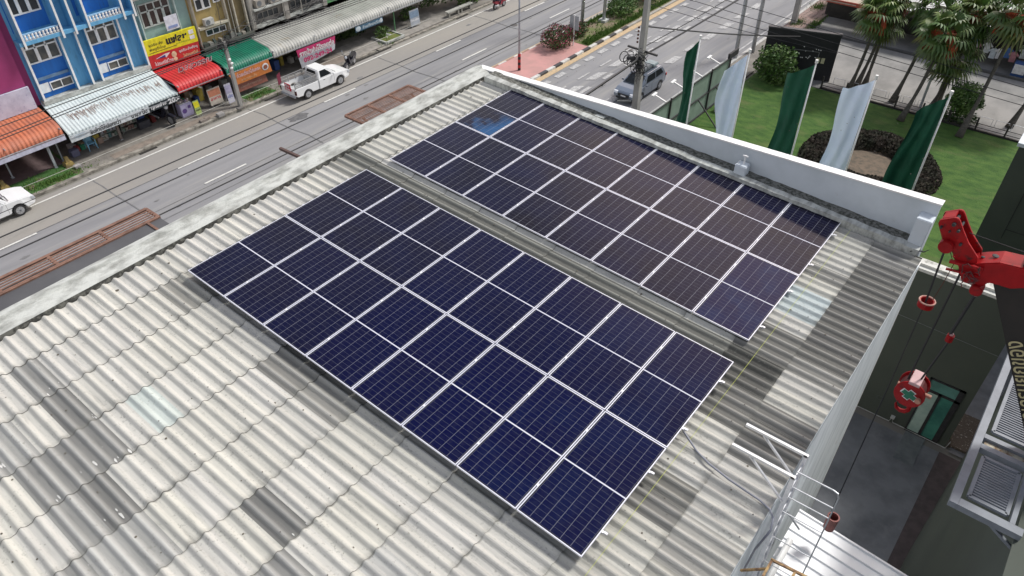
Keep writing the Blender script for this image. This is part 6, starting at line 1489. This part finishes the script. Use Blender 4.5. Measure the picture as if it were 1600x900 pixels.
        # second line
text('ซื้อ', plane_m(Vector(pk.location) + Vector((-.16, -2.645, .86)), (1, 0, 0), (0, 0, 1)), .48, .2, PW, 'lettering', pk, .03)
pickup((-32.8, 3.55, G + .004), 'white older pickup with a black side stripe, cut by the left edge', False)
def suv(loc, label):
    t = thing('parked_car', label, 'car', loc); L = Lfun(t, -1); W = .90; fy, ry = 1.36, -1.34
    prof = [(-2.28, .42)] + [(-1.9, .33)] + arch(ry, .40, .33) + [(-.9, .28), (.9, .28)] + arch(fy, .40, .33) + [(2.15, .34), (2.30, .46), (2.32, .70), (2.2, .84), (1.75, .96), (1.05, 1.04), (-1.9, 1.08), (-2.3, 1.02), (-2.34, .7)]
    b = MB(); b.prism(prof, lambda y, z, x: L(x * (1 - .10 * max(0, (abs(y) - 1.6)) / .7), y, z), -W, W); b.build('body', SP, t, bevel=.06)
    cb, ct = (-2.22, 1.22, .84), (-1.85, .32, .64); b = MB(); frustum(b, L, cb, ct, 1.03, 1.60); b.build('cabin', SP, t, bevel=.06)
    glassq('windscreen', t, L, cb, ct, 1.03, 1.6, 'F', [(.06, .08), (.94, .08), (.9, .92), (.1, .92)]); glassq('rear_window', t, L, cb, ct, 1.03, 1.6, 'B', [(.1, .25), (.9, .25), (.88, .85), (.12, .85)])
    for s in 'LR':
        glassq('side_window', t, L, cb, ct, 1.03, 1.6, s, [(.46, .14), (.84, .14), (.88, .5), (.90, .84), (.46, .84)]); glassq('side_window', t, L, cb, ct, 1.03, 1.6, s, [(.10, .2), (.43, .14), (.43, .84), (.12, .84)])
    for y in (fy, ry):
        for s in (-1, 1): wheel(t, L, s * (W - .21), y, .345, s, plain('dark_rim', (.12, .12, .13), .4, metal=.4))
    for s in (-1, 1):
        b = MB(); b.prism([(2.1, .72), (2.325, .66), (2.28, .80), (1.98, .88)], lambda y, z, x: L(x, y, z), *sorted((s * .50, s * .80))); b.build('headlight', plain('lamp_bright', (.8, .82, .85), .1), t)
        b = MB(); b.prism([(-2.33, .8), (-2.2, .8), (-2.2, .98), (-2.32, .98)], lambda y, z, x: L(x, y, z), *sorted((s * .66, s * .86))); b.build('tail_light', plain('lamp_red', (.4, .02, .02), .2), t)
        b = MB(); b.obox(L(s * .99, .85, 1.08), (.08, 0, 0), (0, .05, 0), (0, 0, .06)); b.build('mirror', SP, t, bevel=.015)
        b = MB(); b.bar(L(s * .60, -1.7, 1.63), L(s * .60, .2, 1.63), .03, .03); b.build('roof_rail', ALU, t)
        b = MB(); b.obox(L(s * (W + .001), -.1, .68), (.002, 0, 0), (0, .007, 0), (0, 0, .33)); b.obox(L(s * (W + .001), .95, .66), (.002, 0, 0), (0, .007, 0), (0, 0, .3)); b.build('door_gap', BLACK, t)
    b = MB(); b.obox(L(0, 2.305, .60), (.45, 0, 0), (0, .03, 0), (0, 0, .09)); b.obox(L(0, 2.27, .38), (.6, 0, 0), (0, .05, 0), (0, 0, .06)); b.build('grille', BLACK, t)
    b = MB(); b.obox(L(0, 2.34, .58), (.2, 0, 0), (0, .006, 0), (0, 0, .05)); b.build('number_plate', PW, t)
suv((-12.62, 40.7, G + .004), 'silver estate car with a roof box on the near carriageway')
t = thing('roof_box', 'dark grey roof box strapped on the silver car', 'roof box', (-12.7, 41.6, G + 1.66))
b = MB(); b.prism([(-.62, 0), (-.55, .24), (.5, .30), (.62, .1), (.6, 0)], lambda y, z, x: Vector((-12.62 + x, 41.0 + y, G + 1.67 + z)), -.42, .35); b.build('shell', plain('box_grey', (.10, .12, .13), .4), t, bevel=.05)
b = MB(); b.obox((-12.62, 42.05, G + 1.78), (.42, 0, 0), (0, .36, 0), (0, 0, .10)); b.build('luggage', plain('box_teal_grey', (.24, .30, .31), .4), t, bevel=.05)
def motorcycle(loc, rz, label, col, big=1.0, screen=False):
    t = thing('motorcycle', label, 'motorcycle', loc, rz); s = big
    # built in local coordinates, forward = +y
    def Bd(b, n_, m_, p=t, **k): return b.build(n_, m_, p, world=False, **k)
    for y, nm in ((-.62, 0), (.62, 1)):
        b = MB(); b.tube([(-.05 * s, y * s, .29 * s), (.05 * s, y * s, .29 * s)], .29 * s, 18); w_ = Bd(b, 'wheel', BLACK, bevel=.02)
        b = MB(); b.tube([(-.06 * s, y * s, .29 * s), (.06 * s, y * s, .29 * s)], .17 * s, 14); b.build('rim', RIM, w_, world=False)
    b = MB(); b.prism([(-.78, .58), (-.3, .42), (.1, .32), (.3, .40), (.42, .75), (.5, .98), (.36, .98), (.22, .62), (-.1, .60), (-.3, .76), (-.85, .80)], lambda y, z, x: Vector((x * s, y * s, z * s)), -.17, .17); Bd(b, 'body', col, bevel=.03)
    b = MB(); b.prism([(-.85, .80), (-.05, .70), (-.05, .78), (-.8, .90)], lambda y, z, x: Vector((x * s, y * s, z * s)), -.14, .14); Bd(b, 'seat', BLACK, bevel=.03)
    b = MB(); b.tube([(-.34 * s, .34 * s, 1.06 * s), (0, .42 * s, 1.0 * s), (.34 * s, .34 * s, 1.06 * s)], .02 * s, 6); b.tube([(0, .42 * s, 1.0 * s), (0, .62 * s, .3 * s)], .04 * s, 6); Bd(b, 'handlebar', BLACK)
    b = MB(); b.ball((0, .5 * s, .92 * s), (.1 * s, .08 * s, .1 * s), 10, 6); Bd(b, 'headlight', plain('lamp_clear', (.6, .62, .65), .1))
    b = MB(); b.prism([(.35, .50), (.95, .45), (.98, .55), (.6, .63)], lambda y, z, x: Vector((x * s, y * s, z * s)), -.07, .07); Bd(b, 'front_mudguard', col)
    b = MB(); b.tube([(.14 * s, -.1 * s, .3 * s), (.16 * s, -.8 * s, .42 * s)], .045 * s, 8); Bd(b, 'exhaust', STEEL)
    for sx in (-1, 1): b = MB(); b.tube([(.26 * sx * s, .36 * s, 1.06 * s), (.3 * sx * s, .36 * s, 1.24 * s)], .01 * s, 5); b.ball((.3 * sx * s, .36 * s, 1.28 * s), (.06 * s, .015 * s, .045 * s), 8, 5); Bd(b, 'mirror', plain('mirror_grey', (.45, .47, .5), .15))
    return t
BKP = plain('scooter_black', (.02, .02, .03), .25, coat=.5)
p = pz(545, 108, G); motorcycle((p.x - .05, p.y + .25, G + .004), R_(205), 'black scooter with a white phone holder parked in front of the pickup', BKP, 1.15)
p = gp(258, 192); motorcycle((p.x - .1, p.y, G + .12), R_(-80), 'large black motorcycle parked under the white awning beside the washing machine', BKP, 1.4)
p = pz(782, 12, G); mo = motorcycle((-31.9, 48.0, G + .004), 0, 'red and silver motorcycle ridden along the far lane at the top edge', plain('moto_red', (.3, .03, .05), .3), 1.0)
def rider():
    t = thing('person', 'rider in a dark top and trousers sitting on the red motorcycle', 'person', (-31.9, 47.75, G + .004))
    J = {'pelvis': (0, -.28, .90), 'belly': (0, -.24, 1.12), 'chest': (0, -.16, 1.36), 'neck': (0, -.12, 1.50), 'jaw': (0, -.09, 1.58), 'head': (0, -.08, 1.70)}
    E_ = [('pelvis', 'belly'), ('belly', 'chest'), ('chest', 'neck'), ('neck', 'jaw'), ('jaw', 'head')]
    Rr = {'pelvis': .15, 'belly': .14, 'chest': .155, 'neck': .055, 'jaw': .08, 'head': .10}
    for s, n in ((-1, 'l'), (1, 'r')):
        J.update({n + 'hip': (s * .12, -.22, .86), n + 'knee': (s * .22, .20, .74), n + 'ank': (s * .19, .05, .36), n + 'toe': (s * .20, .24, .32), n + 'sh': (s * .19, -.15, 1.40), n + 'el': (s * .30, .08, 1.22), n + 'wr': (s * .30, .32, 1.10), n + 'hand': (s * .30, .42, 1.10)})
        E_ += [('pelvis', n + 'hip'), (n + 'hip', n + 'knee'), (n + 'knee', n + 'ank'), (n + 'ank', n + 'toe'), ('chest', n + 'sh'), (n + 'sh', n + 'el'), (n + 'el', n + 'wr'), (n + 'wr', n + 'hand')]
        Rr.update({n + 'hip': .10, n + 'knee': .065, n + 'ank': .045, n + 'toe': .04, n + 'sh': .065, n + 'el': .045, n + 'wr': .033, n + 'hand': .04})
    ks = list(J); me = bpy.data.meshes.new('body'); me.from_pydata([J[k] for k in ks], [(ks.index(a), ks.index(b_)) for a, b_ in E_], [])
    o = bpy.data.objects.new('tmp', me); COL.objects.link(o)
    o.modifiers.new('s', 'SKIN'); 
    if not me.skin_vertices: 
        bm = bmesh.new(); bm.from_mesh(me); bm.verts.layers.skin.verify(); bm.to_mesh(me); bm.free()
    for i, k in enumerate(ks): me.skin_vertices[0].data[i].radius = (Rr[k], Rr[k]); me.skin_vertices[0].data[i].use_root = (k == 'pelvis')
    o.modifiers.new('d', 'SUBSURF').levels = 1
    bpy.context.view_layer.update(); m2 = bpy.data.meshes.new_from_object(o.evaluated_get(bpy.context.evaluated_depsgraph_get())); bpy.data.objects.remove(o)
    m2.materials.clear()
    for mm in (plain('skin', (.35, .2, .13)), plain('rider_top', (.05, .02, .05)), plain('rider_trousers', (.03, .03, .05))): m2.materials.append(mm)
    for p_ in m2.polygons:
        z = p_.center.z; p_.use_smooth = True; p_.material_index = 0 if z > 1.5 or (p_.center.y > .28 and z > 1.0) else (1 if z > .98 else 2)
    bo = bpy.data.objects.new('body', m2); COL.objects.link(bo); bo.parent = t
    b = MB(); b.ball((0, -.09, 1.74), (.135, .15, .13), 12, 8); b.build('helmet', plain('helmet_dark', (.04, .04, .05), .2), t, world=False, smooth=True)
    b = MB()
    for s in (-1, 1):
        for k in range(4): b.tube([(s * .30 + (k - 1.5) * .02, .42, 1.11), (s * .30 + (k - 1.5) * .02, .47, 1.09), (s * .30 + (k - 1.5) * .02, .46, 1.05)], .009, 5)
        b.tube([(s * .27, .39, 1.10), (s * .27, .43, 1.06)], .011, 5)
    b.build('fingers', plain('skin', (.35, .2, .13)), t, world=False)
rider()
# kerbside ramp slabs, drain grate

# dark lean-to strip and pipes on the ochre and teal fronts
t = thing('service_ledge', 'dark cluttered ledge above the green awning on the ochre shophouse', 'ledge', (-38.3, 24, -12))
b = MB(); b.box(FX + .002, FX + .75, 21.75, 26.15, -12.2, -12.02); b.build('slab', plain('sooty_slab', (.07, .075, .065)), t)
rr = random.Random(17)
for i in range(9):
    y = 21.95 + i * .47; b = MB(); h = rr.uniform(.12, .34); b.box(FX + .1, FX + .1 + rr.uniform(.2, .5), y, y + rr.uniform(.15, .36), -12.02, -12.02 + h); b.build('junk_box', plain('junk%d' % (i % 4), [(.05, .06, .05), (.22, .22, .2), (.10, .13, .12), (.3, .28, .24)][i % 4]), t)
t = thing('drain_pipes', 'thin pale drain pipes running down the ochre and grey fronts', 'pipe', (-38.2, 25, -10), 0)
for y in (21.85, 24.7, 26.32, 29.2, 30.9): b = MB(); b.tube([(FX + .45, y, -12.0), (FX + .45, y + .02, -6)], .035, 6); b.build('pipe', plain('pipe_pale', (.38, .36, .32)), t)

rr = random.Random(77); names = [('tan', (.32, .25, .17)), ('green', (.05, .18, .09)), ('white', (.5, .5, .48)), ('blue', (.05, .1, .3)), ('red', (.3, .04, .04)), ('grey', (.2, .2, .2)), ('yellow', (.4, .32, .06))]
ordw = ['first', 'second', 'third', 'fourth', 'fifth', 'sixth', 'seventh', 'eighth', 'ninth', 'tenth', 'eleventh', 'twelfth']
for row, (ya, yb_, n, where) in enumerate([(10.8, 16.9, 12, 'along the shop opening under the white awning'), (18.0, 20.9, 7, 'along the shop opening under the red awning'), (21.8, 25.2, 6, 'along the shop opening under the green awning'), (26.2, 31.5, 7, 'in the shade behind the phone number banner')]):
    for i in range(n):
        nm, c = names[(i * 3 + row) % 7]; y = ya + (yb_ - ya) * (i + .5) / n + rr.uniform(-.1, .1); s = rr.uniform(.18, .3); h = rr.uniform(.25, .95); x = -37.0 + rr.uniform(-.2, .5)
        b = MB(); b.box(x - s, x + s, y - s * .8, y + s * .8, G + .12, G + .12 + h)
        tag(b.build('carton', plain('carton_' + nm, c), bevel=.02), f"{nm} carton, {ordw[i]} from the left {where}", 'carton', 'cartons in the shop openings')
